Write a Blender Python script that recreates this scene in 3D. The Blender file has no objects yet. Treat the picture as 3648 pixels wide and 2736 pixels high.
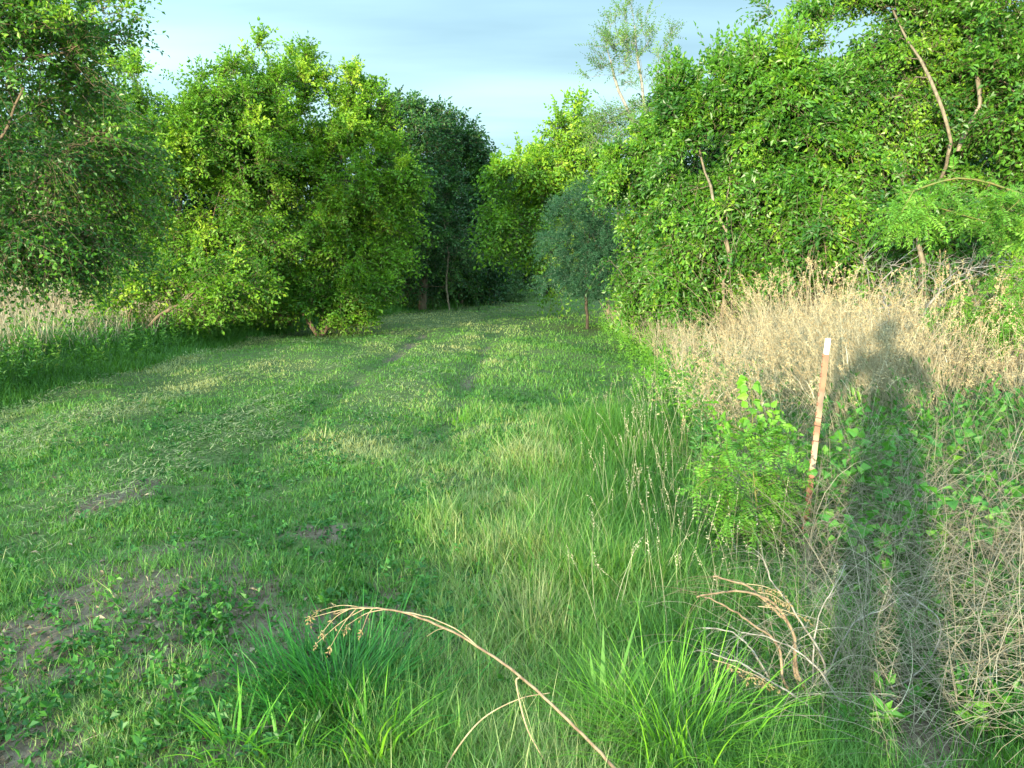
import bpy, math, random
import numpy as np
from mathutils import Vector, Matrix

# ------------------------------------------------------------------ camera, sky, sun, exposure
SC = bpy.context.scene
COL = SC.collection
W, H = 3648.0, 2736.0            # the photograph's own pixels, used only to read off directions
FPX = 2919.0
HORIZON = 930.0
CAM_H = 1.6
PITCH = math.atan((H/2 - HORIZON) / FPX)

cam = bpy.data.cameras.new('camera')
cam_ob = bpy.data.objects.new('camera', cam)
COL.objects.link(cam_ob)
cam.sensor_width = 36.0
cam.lens = 36.0 * FPX / W
cam.clip_start = 0.05
cam.clip_end = 3000
cam_ob.location = (0, 0, CAM_H)
cam_ob.rotation_euler = (math.pi/2 - PITCH, 0, 0)
SC.camera = cam_ob

SUN_ELEV = math.radians(4.6)
SUN_SIDE = math.radians(24.0)    # light travels 24 degrees to the right of the view direction
SUN_STRENGTH = 5.0
SKY_STRENGTH = 0.13

sun = bpy.data.lights.new('sun', 'SUN')
sun.energy = SUN_STRENGTH
sun.angle = math.radians(0.8)
sun.color = (1.0, 0.87, 0.62)
sun_ob = bpy.data.objects.new('sun', sun)
COL.objects.link(sun_ob)
ldir = Vector((math.sin(SUN_SIDE)*math.cos(SUN_ELEV), math.cos(SUN_SIDE)*math.cos(SUN_ELEV), -math.sin(SUN_ELEV)))
sun_ob.rotation_euler = ldir.to_track_quat('-Z', 'Y').to_euler()
sun_ob.location = (-8, -20, 8)

world = bpy.data.worlds.new('World')
SC.world = world
world.use_nodes = True
def build_world():
    nt = world.node_tree
    nt.nodes.clear()
    N = nt.nodes.new; L = nt.links.new
    out = N('ShaderNodeOutputWorld'); bg = N('ShaderNodeBackground')
    sky = N('ShaderNodeTexSky'); sky.sky_type = 'NISHITA'; sky.sun_disc = False
    sky.sun_elevation = SUN_ELEV
    # sun direction is -ldir ; the node's rotation runs clockwise from +Y
    sky.sun_rotation = math.atan2(-ldir.x, -ldir.y)
    sky.air_density = 1.0; sky.dust_density = 0.6; sky.ozone_density = 2.0
    tc = N('ShaderNodeTexCoord')
    sep = N('ShaderNodeSeparateXYZ'); L(tc.outputs['Generated'], sep.inputs[0])
    # flat cloud layer: project direction on a plane overhead
    zc = N('ShaderNodeMath'); zc.operation = 'MAXIMUM'; L(sep.outputs['Z'], zc.inputs[0]); zc.inputs[1].default_value = 0.0
    za = N('ShaderNodeMath'); za.operation = 'ADD'; L(zc.outputs[0], za.inputs[0]); za.inputs[1].default_value = 0.12
    dx = N('ShaderNodeMath'); dx.operation = 'DIVIDE'; L(sep.outputs['X'], dx.inputs[0]); L(za.outputs[0], dx.inputs[1])
    dy = N('ShaderNodeMath'); dy.operation = 'DIVIDE'; L(sep.outputs['Y'], dy.inputs[0]); L(za.outputs[0], dy.inputs[1])
    cmb = N('ShaderNodeCombineXYZ'); L(dx.outputs[0], cmb.inputs[0]); L(dy.outputs[0], cmb.inputs[1])
    mp = N('ShaderNodeMapping'); mp.inputs['Scale'].default_value = (0.45, 1.5, 1.0)
    mp.inputs['Rotation'].default_value = (0, 0, math.radians(8))
    mp.inputs['Location'].default_value = (0.3, 0.55, 0.0)
    L(cmb.outputs[0], mp.inputs['Vector'])
    n1 = N('ShaderNodeTexNoise'); n1.inputs['Scale'].default_value = 0.9; n1.inputs['Detail'].default_value = 6
    n1.inputs['Roughness'].default_value = 0.5
    L(mp.outputs[0], n1.inputs['Vector'])
    # cloud body colour varies from slate grey-blue to pale cyan white
    cr = N('ShaderNodeValToRGB'); L(n1.outputs['Fac'], cr.inputs[0])
    cr.color_ramp.elements[0].position = 0.36; cr.color_ramp.elements[0].color = (1.08, 1.85, 2.4, 1)
    cr.color_ramp.elements[1].position = 0.68; cr.color_ramp.elements[1].color = (1.9, 3.0, 3.5, 1)
    # paler low down, darker overhead
    mr = N('ShaderNodeMapRange'); L(sep.outputs['Z'], mr.inputs['Value'])
    mr.inputs['From Min'].default_value = 0.17; mr.inputs['From Max'].default_value = 0.28
    mr.inputs['To Min'].default_value = 1.0; mr.inputs['To Max'].default_value = 0.0
    mr.interpolation_type = 'SMOOTHSTEP'
    lo = N('ShaderNodeMix'); lo.data_type = 'RGBA'; L(mr.outputs[0], lo.inputs['Factor'])
    L(cr.outputs[0], lo.inputs['A']); lo.inputs['B'].default_value = (2.7, 4.0, 4.25, 1)
    nm = N('ShaderNodeMapRange'); L(n1.outputs['Fac'], nm.inputs['Value']); nm.inputs['From Min'].default_value = 0.32; nm.inputs['From Max'].default_value = 0.62; nm.inputs['To Min'].default_value = 0.35; nm.inputs['To Max'].default_value = 0.95
    hm = N('ShaderNodeMath'); hm.operation = 'MULTIPLY'; L(mr.outputs[0], hm.inputs[0]); L(nm.outputs[0], hm.inputs[1])
    L(hm.outputs[0], lo.inputs['Factor'])
    # clouds overhead and on the sun's side are lit and far brighter than the bank in front
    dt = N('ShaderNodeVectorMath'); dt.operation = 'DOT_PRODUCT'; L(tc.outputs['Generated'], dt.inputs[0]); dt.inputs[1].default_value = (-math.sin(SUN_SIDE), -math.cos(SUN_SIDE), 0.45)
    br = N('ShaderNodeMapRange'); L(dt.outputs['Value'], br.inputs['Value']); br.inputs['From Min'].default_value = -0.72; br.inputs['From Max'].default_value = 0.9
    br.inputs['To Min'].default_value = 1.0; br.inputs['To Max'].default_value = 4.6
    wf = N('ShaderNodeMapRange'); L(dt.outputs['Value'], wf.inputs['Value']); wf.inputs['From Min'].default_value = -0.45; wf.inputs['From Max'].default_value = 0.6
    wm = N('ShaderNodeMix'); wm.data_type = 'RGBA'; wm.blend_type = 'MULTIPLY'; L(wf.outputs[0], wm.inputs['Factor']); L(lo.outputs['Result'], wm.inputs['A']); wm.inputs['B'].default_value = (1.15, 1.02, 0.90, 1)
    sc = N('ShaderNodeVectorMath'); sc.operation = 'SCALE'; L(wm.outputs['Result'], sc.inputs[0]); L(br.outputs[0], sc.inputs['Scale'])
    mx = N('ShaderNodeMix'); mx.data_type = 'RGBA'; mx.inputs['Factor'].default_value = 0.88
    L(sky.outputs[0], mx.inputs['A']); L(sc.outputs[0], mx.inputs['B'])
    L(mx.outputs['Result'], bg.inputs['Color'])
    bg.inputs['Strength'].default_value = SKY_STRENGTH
    L(bg.outputs[0], out.inputs['Surface'])
build_world()

SC.view_settings.view_transform = 'Standard'
SC.view_settings.look = 'None'
SC.view_settings.exposure = 1.35
SC.view_settings.gamma = 1.0
SC.render.engine = 'CYCLES'
cy = SC.cycles
cy.use_denoising = True
try:
    cy.denoiser = 'OPENIMAGEDENOISE'
except Exception:
    pass
cy.max_bounces = 6; cy.diffuse_bounces = 4; cy.glossy_bounces = 2; cy.transmission_bounces = 4
cy.caustics_reflective = False; cy.caustics_refractive = False
cy.use_fast_gi = False
cy.sample_clamp_indirect = 6.0

# ------------------------------------------------------------------ helpers
RNG = np.random.default_rng(7)
def rs(seed): return np.random.default_rng(seed)

def ray(px, py):
    """direction with y = 1 for a pixel of the photograph"""
    u = (px - W/2) / FPX; v = (H/2 - py) / FPX
    c, s = math.cos(PITCH), math.sin(PITCH)
    y = c + v*s; z = -s + v*c
    return np.array((u/y, 1.0, z/y))
def at(px, py, Y):
    return np.array((0, 0, CAM_H)) + ray(px, py)*Y
def m_per_px(Y): return Y / FPX

def _hash(ix, iy, seed):
    n = (ix.astype(np.int64)*374761393 + iy.astype(np.int64)*668265263 + seed*1442695041) & 0xffffffff
    n = ((n ^ (n >> 13))*1274126177) & 0xffffffff
    return ((n ^ (n >> 16)) & 0xffff) / 65535.0
def noise2(x, y, scale=1.0, seed=0):
    x = np.asarray(x, float)*scale; y = np.asarray(y, float)*scale
    ix = np.floor(x); iy = np.floor(y); fx = x-ix; fy = y-iy
    fx = fx*fx*(3-2*fx); fy = fy*fy*(3-2*fy)
    a = _hash(ix, iy, seed); b = _hash(ix+1, iy, seed); c = _hash(ix, iy+1, seed); d = _hash(ix+1, iy+1, seed)
    return (a*(1-fx)+b*fx)*(1-fy) + (c*(1-fx)+d*fx)*fy
def fbm(x, y, scale, seed=0):
    return (noise2(x, y, scale, seed)*0.55 + noise2(x, y, scale*2.1, seed+3)*0.3 + noise2(x, y, scale*4.3, seed+5)*0.15)

LEFT_Y = [-5, 9, 14.5, 19, 23.5, 30, 34, 60]
LEFT_X = [-6.2, -5.7, -5.6, -5.1, -4.2, -1.6, -0.2, -0.2]
RIGHT_Y = [-5, 2.5, 4.8, 8.2, 11.7, 16, 21, 31, 60]
RIGHT_X = [0.75, 0.85, 1.05, 1.6, 2.05, 2.2, 2.2, 2.6, 2.6]
def lx(y): return np.interp(y, LEFT_Y, LEFT_X)
def rx(y): return np.interp(y, RIGHT_Y, RIGHT_X)

def gz(x, y):
    x = np.asarray(x, float); y = np.asarray(y, float)
    z = 0.035*np.sin(x*1.3+0.4)*np.sin(y*0.9+1.0) + 0.02*np.sin(x*2.9+y*1.7)
    z = z + (noise2(x, y, 1.8, 11)-0.5)*0.05
    # the verges stand a little above the mown strip
    z = z + 0.10*np.clip((x - rx(y))/1.5, 0, 1) + 0.08*np.clip((lx(y) - x)/1.5, 0, 1)
    # wheel ruts
    for (off, d) in ((-0.55, 0.05), (-2.05, 0.045)):
        c = -0.1 + off + 0.02*(y-8)
        z = z - d*np.exp(-((x-c)/0.16)**2)*np.clip((y-5)/3, 0, 1)*np.clip((24-y)/5, 0, 1)
    far = np.clip((np.hypot(x, y)-60)/200, 0, 1)
    return z*(1-far)

def nrm(v):
    return v/np.maximum(np.linalg.norm(v, axis=-1, keepdims=True), 1e-9)

class MB:
    """collects vertices, faces and a per-vertex tint"""
    def __init__(self):
        self.v = []; self.f3 = []; self.f4 = []; self.t = []; self.n = 0; self.m3 = []; self.m4 = []; self.cur = 0
    def add(self, v, f3=None, f4=None, tint=0.5, mat=0):
        v = np.asarray(v, float).reshape(-1, 3)
        if not len(v): return
        mat = mat or self.cur
        self.v.append(v)
        t = np.asarray(tint, float)
        self.t.append(np.broadcast_to(t, (len(v),)) if t.ndim == 0 else t)
        if f3 is not None and len(f3):
            self.f3.append(np.asarray(f3, np.int64)+self.n); self.m3.append(np.full(len(f3), mat, np.int32))
        if f4 is not None and len(f4):
            self.f4.append(np.asarray(f4, np.int64)+self.n); self.m4.append(np.full(len(f4), mat, np.int32))
        self.n += len(v)
    def build(self, name, mats, parent=None, smooth=False):
        me = bpy.data.meshes.new(name)
        V = np.concatenate(self.v) if self.v else np.zeros((0, 3))
        T = np.concatenate(self.t) if self.t else np.zeros(0)
        F3 = np.concatenate(self.f3) if self.f3 else np.zeros((0, 3), np.int64)
        F4 = np.concatenate(self.f4) if self.f4 else np.zeros((0, 4), np.int64)
        me.vertices.add(len(V)); me.vertices.foreach_set('co', V.astype(np.float32).ravel())
        nl = len(F3)*3 + len(F4)*4
        me.loops.add(nl)
        me.loops.foreach_set('vertex_index', np.concatenate([F3.ravel(), F4.ravel()]).astype(np.int32))
        me.polygons.add(len(F3)+len(F4))
        starts = np.concatenate([np.arange(len(F3))*3, len(F3)*3 + np.arange(len(F4))*4]).astype(np.int32)
        me.polygons.foreach_set('loop_start', starts)
        if not isinstance(mats, (list, tuple)): mats = [mats]
        for m in mats: me.materials.append(m)
        if len(mats) > 1:
            me.polygons.foreach_set('material_index', np.concatenate(self.m3+self.m4).astype(np.int32))
        me.polygons.foreach_set('use_smooth', np.full(len(F3)+len(F4), smooth))
        a = me.attributes.new('tint', 'FLOAT', 'POINT'); a.data.foreach_set('value', T.astype(np.float32))
        me.update(calc_edges=True)
        o = bpy.data.objects.new(name, me); COL.objects.link(o)
        if parent is not None:
            o.parent = parent
            o.matrix_parent_inverse = Matrix.Translation(-Vector(parent.location))
        return o

def tag(o, label=None, cat=None, group=None, kind=None):
    if label: o['label'] = label
    if cat: o['category'] = cat
    if group: o['group'] = group
    if kind: o['kind'] = kind
    return o
def thing(name, loc, label, cat, group=None):
    o = bpy.data.objects.new(name, None); COL.objects.link(o)
    o.location = tuple(float(c) for c in loc); o.empty_display_size = 0.2
    return tag(o, label, cat, group)

# ---- geometry makers (all vectorised)
def frame(d):
    d = nrm(d)
    ref = np.broadcast_to(np.array((0.31, 0.87, 0.17)), d.shape).copy()
    bad = np.abs((d*nrm(ref)).sum(-1)) > 0.93
    ref[bad] = (0.9, -0.2, 0.4)
    s = nrm(np.cross(d, ref)); u = np.cross(s, d)
    return s, u
def tubes(mb, p0, p1, r0, r1, d0, d1, sides=5, tint=0.5, mat=0):
    """many frustums at once"""
    n = len(p0)
    if not n: return
    a = np.arange(sides)*2*np.pi/sides
    ca, sa = np.cos(a)[None, :, None], np.sin(a)[None, :, None]
    s0, u0 = frame(d0); s1, u1 = frame(d1)
    R0 = p0[:, None]+(s0[:, None]*ca+u0[:, None]*sa)*np.asarray(r0)[:, None, None]
    R1 = p1[:, None]+(s1[:, None]*ca+u1[:, None]*sa)*np.asarray(r1)[:, None, None]
    V = np.concatenate([R0, R1], 1).reshape(-1, 3)
    b = (np.arange(n)*2*sides)[:, None]
    i = np.arange(sides)[None]; j = (i+1) % sides
    F = np.stack([b+i, b+j, b+sides+j, b+sides+i], -1).reshape(-1, 4)
    t = tint if np.ndim(tint) == 0 else np.repeat(tint, 2*sides)
    mb.add(V, f4=F, tint=t, mat=mat)
def tube_path(mb, pts, rad, sides=8, tint=0.5, cap=True, mat=0):
    """one smooth tube along a polyline"""
    P = np.asarray(pts, float); n = len(P); R = np.broadcast_to(np.asarray(rad, float), (n,))
    T = np.gradient(P, axis=0); s, u = frame(T)
    a = np.arange(sides)*2*np.pi/sides
    V = P[:, None]+(s[:, None]*np.cos(a)[None, :, None]+u[:, None]*np.sin(a)[None, :, None])*R[:, None, None]
    i = np.arange(sides); j = (i+1) % sides
    F = np.concatenate([np.stack([k*sides+i, k*sides+j, (k+1)*sides+j, (k+1)*sides+i], -1) for k in range(n-1)])
    V = V.reshape(-1, 3); f3 = None
    if cap:
        V = np.concatenate([V, P[:1], P[-1:]])
        f3 = np.concatenate([np.stack([j, i, np.full(sides, n*sides)], -1), np.stack([(n-1)*sides+i, (n-1)*sides+j, np.full(sides, n*sides+1)], -1)])
    mb.add(V, f3=f3, f4=F, tint=tint, mat=mat)
def spline(pts, k=8):
    """Catmull-Rom through the points"""
    P = np.asarray(pts, float); P = np.concatenate([2*P[:1]-P[1:2], P, 2*P[-1:]-P[-2:-1]])
    out = []
    for i in range(1, len(P)-2):
        for t in np.arange(k)/k:
            out.append(0.5*((2*P[i])+(-P[i-1]+P[i+1])*t+(2*P[i-1]-5*P[i]+4*P[i+1]-P[i+2])*t*t+(-P[i-1]+3*P[i]-3*P[i+1]+P[i+2])*t**3))
    out.append(P[-2]); return np.array(out)
def leaves(mb, pos, d, nr, ln, wd, tint, fold=0.25, mat=0, five=False):
    """folded leaves; d = direction of the midrib, nr = face normal"""
    n = len(pos)
    if not n: return
    d = nrm(d); side = nrm(np.cross(d, nr)); up = np.cross(side, d)
    ln = np.broadcast_to(ln, (n,))[:, None]; wd = np.broadcast_to(wd, (n,))[:, None]
    if five:      # pointed egg shape: wide near the stalk, drawn to a tip that droops
        A = pos; B = pos+d*ln*0.30+side*wd*0.5+up*wd*fold; C = pos+d*ln*0.30-side*wd*0.5+up*wd*fold
        M = pos+d*ln*0.55; 
        B2 = pos+d*ln*0.66+side*wd*0.30+up*wd*fold*0.4; C2 = pos+d*ln*0.66-side*wd*0.30+up*wd*fold*0.4
        Tp = pos+d*ln-up*ln*0.12
        V = np.stack([A, B, C, M, B2, C2, Tp], 1).reshape(-1, 3); b = (np.arange(n)*7)[:, None]
        F3 = np.concatenate([b+np.array([[0, 3, 1]]), b+np.array([[0, 2, 3]]), b+np.array([[3, 6, 4]]), b+np.array([[3, 5, 6]]), b+np.array([[1, 3, 4]]), b+np.array([[2, 5, 3]])])
        mb.add(V, f3=F3, tint=np.repeat(np.broadcast_to(tint, (n,)), 7), mat=mat)
        return
    A = pos; B = pos+d*ln*0.45+side*wd*0.5+up*wd*fold; C = pos+d*ln-up*ln*0.06; D = pos+d*ln*0.45-side*wd*0.5+up*wd*fold
    V = np.stack([A, B, C, D], 1).reshape(-1, 3)
    b = (np.arange(n)*4)[:, None]
    F = np.concatenate([b+np.array([[0, 2, 1]]), b+np.array([[0, 3, 2]])])
    mb.add(V, f3=F, tint=np.repeat(np.broadcast_to(tint, (n,)), 4), mat=mat)
def sprays(leafmb, stemmb, base, d, L, k, ll, lw, tint, rng, droop=0.25, opposite=False, up_bias=0.6, spread=0.9, stem_r=0.0022, seg=3, five=False, first=0.12, jit=0.35, taper=0.0, fold=0.25):
    """twigs with leaves down both sides"""
    M = len(base)
    if not M: return
    d = nrm(d); L = np.broadcast_to(L, (M,)); tint = np.broadcast_to(tint, (M,))
    ax = nrm(d + rng.normal(0, 0.12, (M, 3)))
    def pt(t):
        t = np.asarray(t)
        tt = t[..., None]
        return base[:, None]*1 + (ax[:, None]*tt + np.array((0, 0, -1.0))*droop*tt*tt)*L[:, None, None]
    ts = np.broadcast_to(np.linspace(0, 1, seg+1)[None], (M, seg+1))
    P = pt(ts)
    if stemmb is not None:
        for s in range(seg):
            e = P[:, s+1]-P[:, s]; r0 = stem_r*(1-s/seg*0.7); r1 = stem_r*(1-(s+1)/seg*0.7)
            tubes(stemmb, P[:, s], P[:, s+1], np.full(M, r0), np.full(M, r1), e, e, sides=3, tint=0.6)
    if opposite:
        t = np.repeat(np.linspace(first, 1, max(k//2, 1)), 2)[:k]; sd = np.tile([1.0, -1.0], k)[:k]
    else:
        t = np.linspace(first, 1, k); sd = np.where(np.arange(k) % 2 == 0, 1.0, -1.0)
    k = len(t)
    T = np.broadcast_to(t[None], (M, k)) + rng.normal(0, 0.01 if opposite else 0.04, (M, k))
    T = np.clip(T, 0, 1.02)
    Q = pt(T).reshape(-1, 3)
    tang = nrm((ax[:, None] + np.array((0, 0, -2.0))*droop*T[..., None])).reshape(-1, 3)
    hint = nrm(np.array((0, 0, 1.0))*up_bias + rng.normal(0, 0.6, (M, 3))*(1-up_bias*0.5))
    hint = np.repeat(hint, k, 0)
    side = nrm(np.cross(tang, hint)); nr = np.cross(side, tang)
    sgn = np.tile(sd, M)[:, None]
    jj = rng.normal(0, jit, (M*k, 3))
    endb = np.clip((T.reshape(-1, 1)-0.9)/0.1, 0, 1)
    dl = nrm(tang*(0.45+endb) + side*sgn*spread*(1-endb*0.6) + jj)
    nn = nrm(nr + rng.normal(0, jit, (M*k, 3)))
    sz = rng.uniform(0.55, 1.3, M*k)*(1-taper*np.abs(T.reshape(-1)*2-1.0)**2)
    tt = np.repeat(tint, k)+rng.normal(0, 0.10, M*k)
    leaves(leafmb, Q, dl, nn, ll*sz, lw*sz, np.clip(tt, 0, 1), five=five, fold=fold)

def blades(mb, P, h, w, lean, bend, az, tint, seg=3, rng=RNG, mat=0):
    """grass blades: ribbons that lean and arch over; az = compass direction of the lean"""
    n = len(P)
    if not n: return
    h = np.broadcast_to(h, (n,)); w = np.broadcast_to(w, (n,)); lean = np.broadcast_to(lean, (n,)); bend = np.broadcast_to(bend, (n,))
    dx, dy = np.cos(az), np.sin(az)
    faz = az + np.pi/2 + rng.normal(0, 0.5, n)
    sx, sy = np.cos(faz)*w/2, np.sin(faz)*w/2
    rows = []
    ang = lean.copy(); cur = P.copy()
    step = h/seg
    for s in range(seg+1):
        tap = 1.0 if s == 0 else (1-(s/seg)**1.6)
        o = np.stack([sx*tap, sy*tap, np.zeros(n)], -1)
        if s < seg: rows += [cur-o, cur+o]
        else: rows += [cur]
        ang = lean + bend*((s+0.5)/seg)
        cur = cur + np.stack([dx*np.sin(ang), dy*np.sin(ang), np.cos(ang)], -1)*step[:, None]
    m = 2*seg+1
    V = np.stack(rows, 1).reshape(-1, 3); b = (np.arange(n)*m)[:, None]
    f4 = np.concatenate([b+np.array([[2*s, 2*s+1, 2*s+3, 2*s+2]]) for s in range(seg-1)]) if seg > 1 else None
    f3 = b+np.array([[2*seg-2, 2*seg-1, 2*seg]])
    mb.add(V, f3=f3, f4=f4, tint=np.repeat(np.clip(tint, 0, 1), m), mat=mat)
def strands(mb, P, D, L, r, curl, tint, rng, seg=7, grav=0.5):
    """thin wandering dead stems"""
    n = len(P); cur = P.copy(); d = nrm(D); step = (np.broadcast_to(L, (n,))/seg)[:, None]
    wander = rng.normal(0, 1, (n, 3))*curl
    tint = np.broadcast_to(tint, (n,)); r = np.broadcast_to(r, (n,))
    pd = d
    for s in range(seg):
        nd = nrm(d + wander*0.25 + rng.normal(0, 1, (n, 3))*curl*0.12 + np.array((0, 0, -1.0))*grav*0.12*(s+1)/seg*2)
        nx = cur+nd*step
        tubes(mb, cur, nx, r*(1-s/seg*0.7), r*(1-(s+1)/seg*0.7), d, nd, sides=3, tint=tint)
        cur = nx; d = nd
    return cur, d

# ------------------------------------------------------------------ materials
def mat_leaf(name, c0, c1, c2=None, transl=0.35, rough=0.5, tcol=None, spec=0.4, scale=0.9):
    """leaf or blade: colour from the piece's own tint plus a slow drift through the plant; some light passes through"""
    m = bpy.data.materials.new(name); m.use_nodes = True; nt = m.node_tree; nt.nodes.clear()
    N = nt.nodes.new; L = nt.links.new
    out = N('ShaderNodeOutputMaterial')
    at_ = N('ShaderNodeAttribute'); at_.attribute_name = 'tint'
    tc = N('ShaderNodeTexCoord'); nz = N('ShaderNodeTexNoise'); nz.inputs['Scale'].default_value = scale; nz.inputs['Detail'].default_value = 3
    L(tc.outputs['Object'], nz.inputs['Vector'])
    ma = N('ShaderNodeMath'); ma.operation = 'MULTIPLY_ADD'; L(nz.outputs['Fac'], ma.inputs[0]); ma.inputs[1].default_value = 0.7; ma.inputs[2].default_value = -0.35
    ad = N('ShaderNodeMath'); ad.operation = 'ADD'; L(at_.outputs['Fac'], ad.inputs[0]); L(ma.outputs[0], ad.inputs[1])
    cr = N('ShaderNodeValToRGB'); L(ad.outputs[0], cr.inputs[0])
    e = cr.color_ramp.elements
    e[0].position = 0.12; e[0].color = (*c0, 1)
    e[1].position = 0.72; e[1].color = (*c1, 1)
    if c2 is not None:
        x = e.new(0.97); x.color = (*c2, 1)
    bs = N('ShaderNodeBsdfPrincipled'); L(cr.outputs[0], bs.inputs['Base Color'])
    bs.inputs['Roughness'].default_value = rough
    bs.inputs['Specular IOR Level'].default_value = spec
    if transl > 0:
        tr = N('ShaderNodeBsdfTranslucent')
        tm = N('ShaderNodeMix'); tm.data_type = 'RGBA'; tm.blend_type = 'MULTIPLY'; tm.inputs['Factor'].default_value = 1.0
        L(cr.outputs[0], tm.inputs['A']); tm.inputs['B'].default_value = (*(tcol or (1.5, 1.35, 0.55)), 1)
        L(tm.outputs['Result'], tr.inputs['Color'])
        ms = N('ShaderNodeMixShader'); ms.inputs[0].default_value = transl
        L(bs.outputs[0], ms.inputs[1]); L(tr.outputs[0], ms.inputs[2]); L(ms.outputs[0], out.inputs['Surface'])
    else:
        L(bs.outputs[0], out.inputs['Surface'])
    return m
def mat_bark(name, c0, c1, scale=30.0, bump=0.5):
    m = bpy.data.materials.new(name); m.use_nodes = True; nt = m.node_tree; nt.nodes.clear()
    N = nt.nodes.new; L = nt.links.new
    out = N('ShaderNodeOutputMaterial'); bs = N('ShaderNodeBsdfPrincipled')
    tc = N('ShaderNodeTexCoord'); mp = N('ShaderNodeMapping'); mp.inputs['Scale'].default_value = (1, 1, 0.25)
    L(tc.outputs['Object'], mp.inputs['Vector'])
    nz = N('ShaderNodeTexNoise'); nz.inputs['Scale'].default_value = scale; nz.inputs['Detail'].default_value = 6; L(mp.outputs[0], nz.inputs['Vector'])
    cr = N('ShaderNodeValToRGB'); L(nz.outputs['Fac'], cr.inputs[0])
    cr.color_ramp.elements[0].position = 0.32; cr.color_ramp.elements[0].color = (*c0, 1)
    cr.color_ramp.elements[1].position = 0.68; cr.color_ramp.elements[1].color = (*c1, 1)
    L(cr.outputs[0], bs.inputs['Base Color']); bs.inputs['Roughness'].default_value = 0.85; bs.inputs['Specular IOR Level'].default_value = 0.2
    bp = N('ShaderNodeBump'); bp.inputs['Strength'].default_value = bump; bp.inputs['Distance'].default_value = 0.01
    L(nz.outputs['Fac'], bp.inputs['Height']); L(bp.outputs[0], bs.inputs['Normal'])
    L(bs.outputs[0], out.inputs['Surface'])
    return m

M = {}
M['leaf_bright'] = mat_leaf('leaf_bright', (0.035, 0.12, 0.008), (0.135, 0.30, 0.015), (0.29, 0.43, 0.03))
M['leaf_mid'] = mat_leaf('leaf_mid', (0.025, 0.10, 0.012), (0.095, 0.25, 0.018), (0.23, 0.40, 0.03), rough=0.42, spec=0.5)
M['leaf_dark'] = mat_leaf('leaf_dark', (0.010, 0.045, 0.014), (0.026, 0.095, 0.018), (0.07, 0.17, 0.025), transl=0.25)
M['leaf_locust'] = mat_leaf('leaf_locust', (0.05, 0.16, 0.02), (0.12, 0.30, 0.025), (0.20, 0.38, 0.04))
M['leaf_gray'] = mat_leaf('leaf_gray', (0.05, 0.12, 0.04), (0.11, 0.21, 0.06), (0.17, 0.29, 0.09))
M['leaf_wisp'] = mat_leaf('leaf_wisp', (0.05, 0.13, 0.03), (0.11, 0.24, 0.04), (0.19, 0.33, 0.06))
M['leaf_cedar'] = mat_leaf('leaf_cedar', (0.010, 0.045, 0.022), (0.028, 0.100, 0.040), transl=0.1)
M['grass'] = mat_leaf('grass', (0.038, 0.14, 0.022), (0.125, 0.275, 0.045), (0.33, 0.36, 0.15), transl=0.3, rough=0.5, scale=1.2)
M['grass_tall'] = mat_leaf('grass_tall', (0.03, 0.12, 0.015), (0.10, 0.25, 0.025), (0.28, 0.36, 0.08), transl=0.3, rough=0.5, scale=0.7)
M['grass_lime'] = mat_leaf('grass_lime', (0.09, 0.28, 0.018), (0.21, 0.44, 0.03), (0.34, 0.52, 0.06), transl=0.35)
M['grass_deep'] = mat_leaf('grass_deep', (0.015, 0.10, 0.012), (0.035, 0.19, 0.02), (0.07, 0.26, 0.03), transl=0.3)
M['straw'] = mat_leaf('straw', (0.24, 0.20, 0.12), (0.45, 0.39, 0.26), (0.58, 0.53, 0.38), transl=0.15, tcol=(1.1, 1.0, 0.8), rough=0.6, spec=0.3, scale=3)
M['straw_gray'] = mat_leaf('straw_gray', (0.14, 0.12, 0.085), (0.28, 0.25, 0.18), (0.42, 0.38, 0.29), transl=0.1, tcol=(1.1, 1.0, 0.8), rough=0.6, spec=0.3, scale=3)
M['seed'] = mat_leaf('seed', (0.22, 0.15, 0.07), (0.40, 0.31, 0.17), (0.48, 0.40, 0.24), transl=0.1, tcol=(1.1, 1.0, 0.8), rough=0.7, spec=0.2, scale=4)
M['clipping'] = mat_leaf('clipping', (0.14, 0.19, 0.07), (0.30, 0.32, 0.15), (0.48, 0.43, 0.24), transl=0.15, tcol=(1.1, 1.0, 0.8), rough=0.6, scale=1)
M['litter'] = mat_leaf('litter', (0.08, 0.06, 0.042), (0.20, 0.155, 0.11), (0.34, 0.28, 0.20), transl=0, rough=.9, spec=.1, scale=5)
M['weed'] = mat_leaf('weed', (0.025, 0.11, 0.02), (0.07, 0.22, 0.028), (0.17, 0.34, 0.04), transl=0.3)
M['bark_pale'] = mat_bark('bark_pale', (0.12, 0.095, 0.065), (0.27, 0.22, 0.15))
M['bark_dark'] = mat_bark('bark_dark', (0.03, 0.025, 0.02), (0.09, 0.07, 0.05))
M['bark_brown'] = mat_bark('bark_brown', (0.09, 0.065, 0.045), (0.22, 0.16, 0.10))
M['bark_gray'] = mat_bark('bark_gray', (0.16, 0.14, 0.12), (0.34, 0.31, 0.27))
M['stem_tan'] = mat_bark('stem_tan', (0.24, 0.17, 0.10), (0.42, 0.32, 0.20), scale=45, bump=0.25)
M['stem_brown'] = mat_bark('stem_brown', (0.13, 0.085, 0.055), (0.29, 0.21, 0.135), scale=45, bump=0.3)
M['stem_green'] = mat_bark('stem_green', (0.08, 0.14, 0.03), (0.20, 0.16, 0.06), scale=20, bump=0.1)
M['stem_white'] = mat_bark('stem_white', (0.40, 0.38, 0.33), (0.62, 0.60, 0.54), scale=20, bump=0.1)

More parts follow.
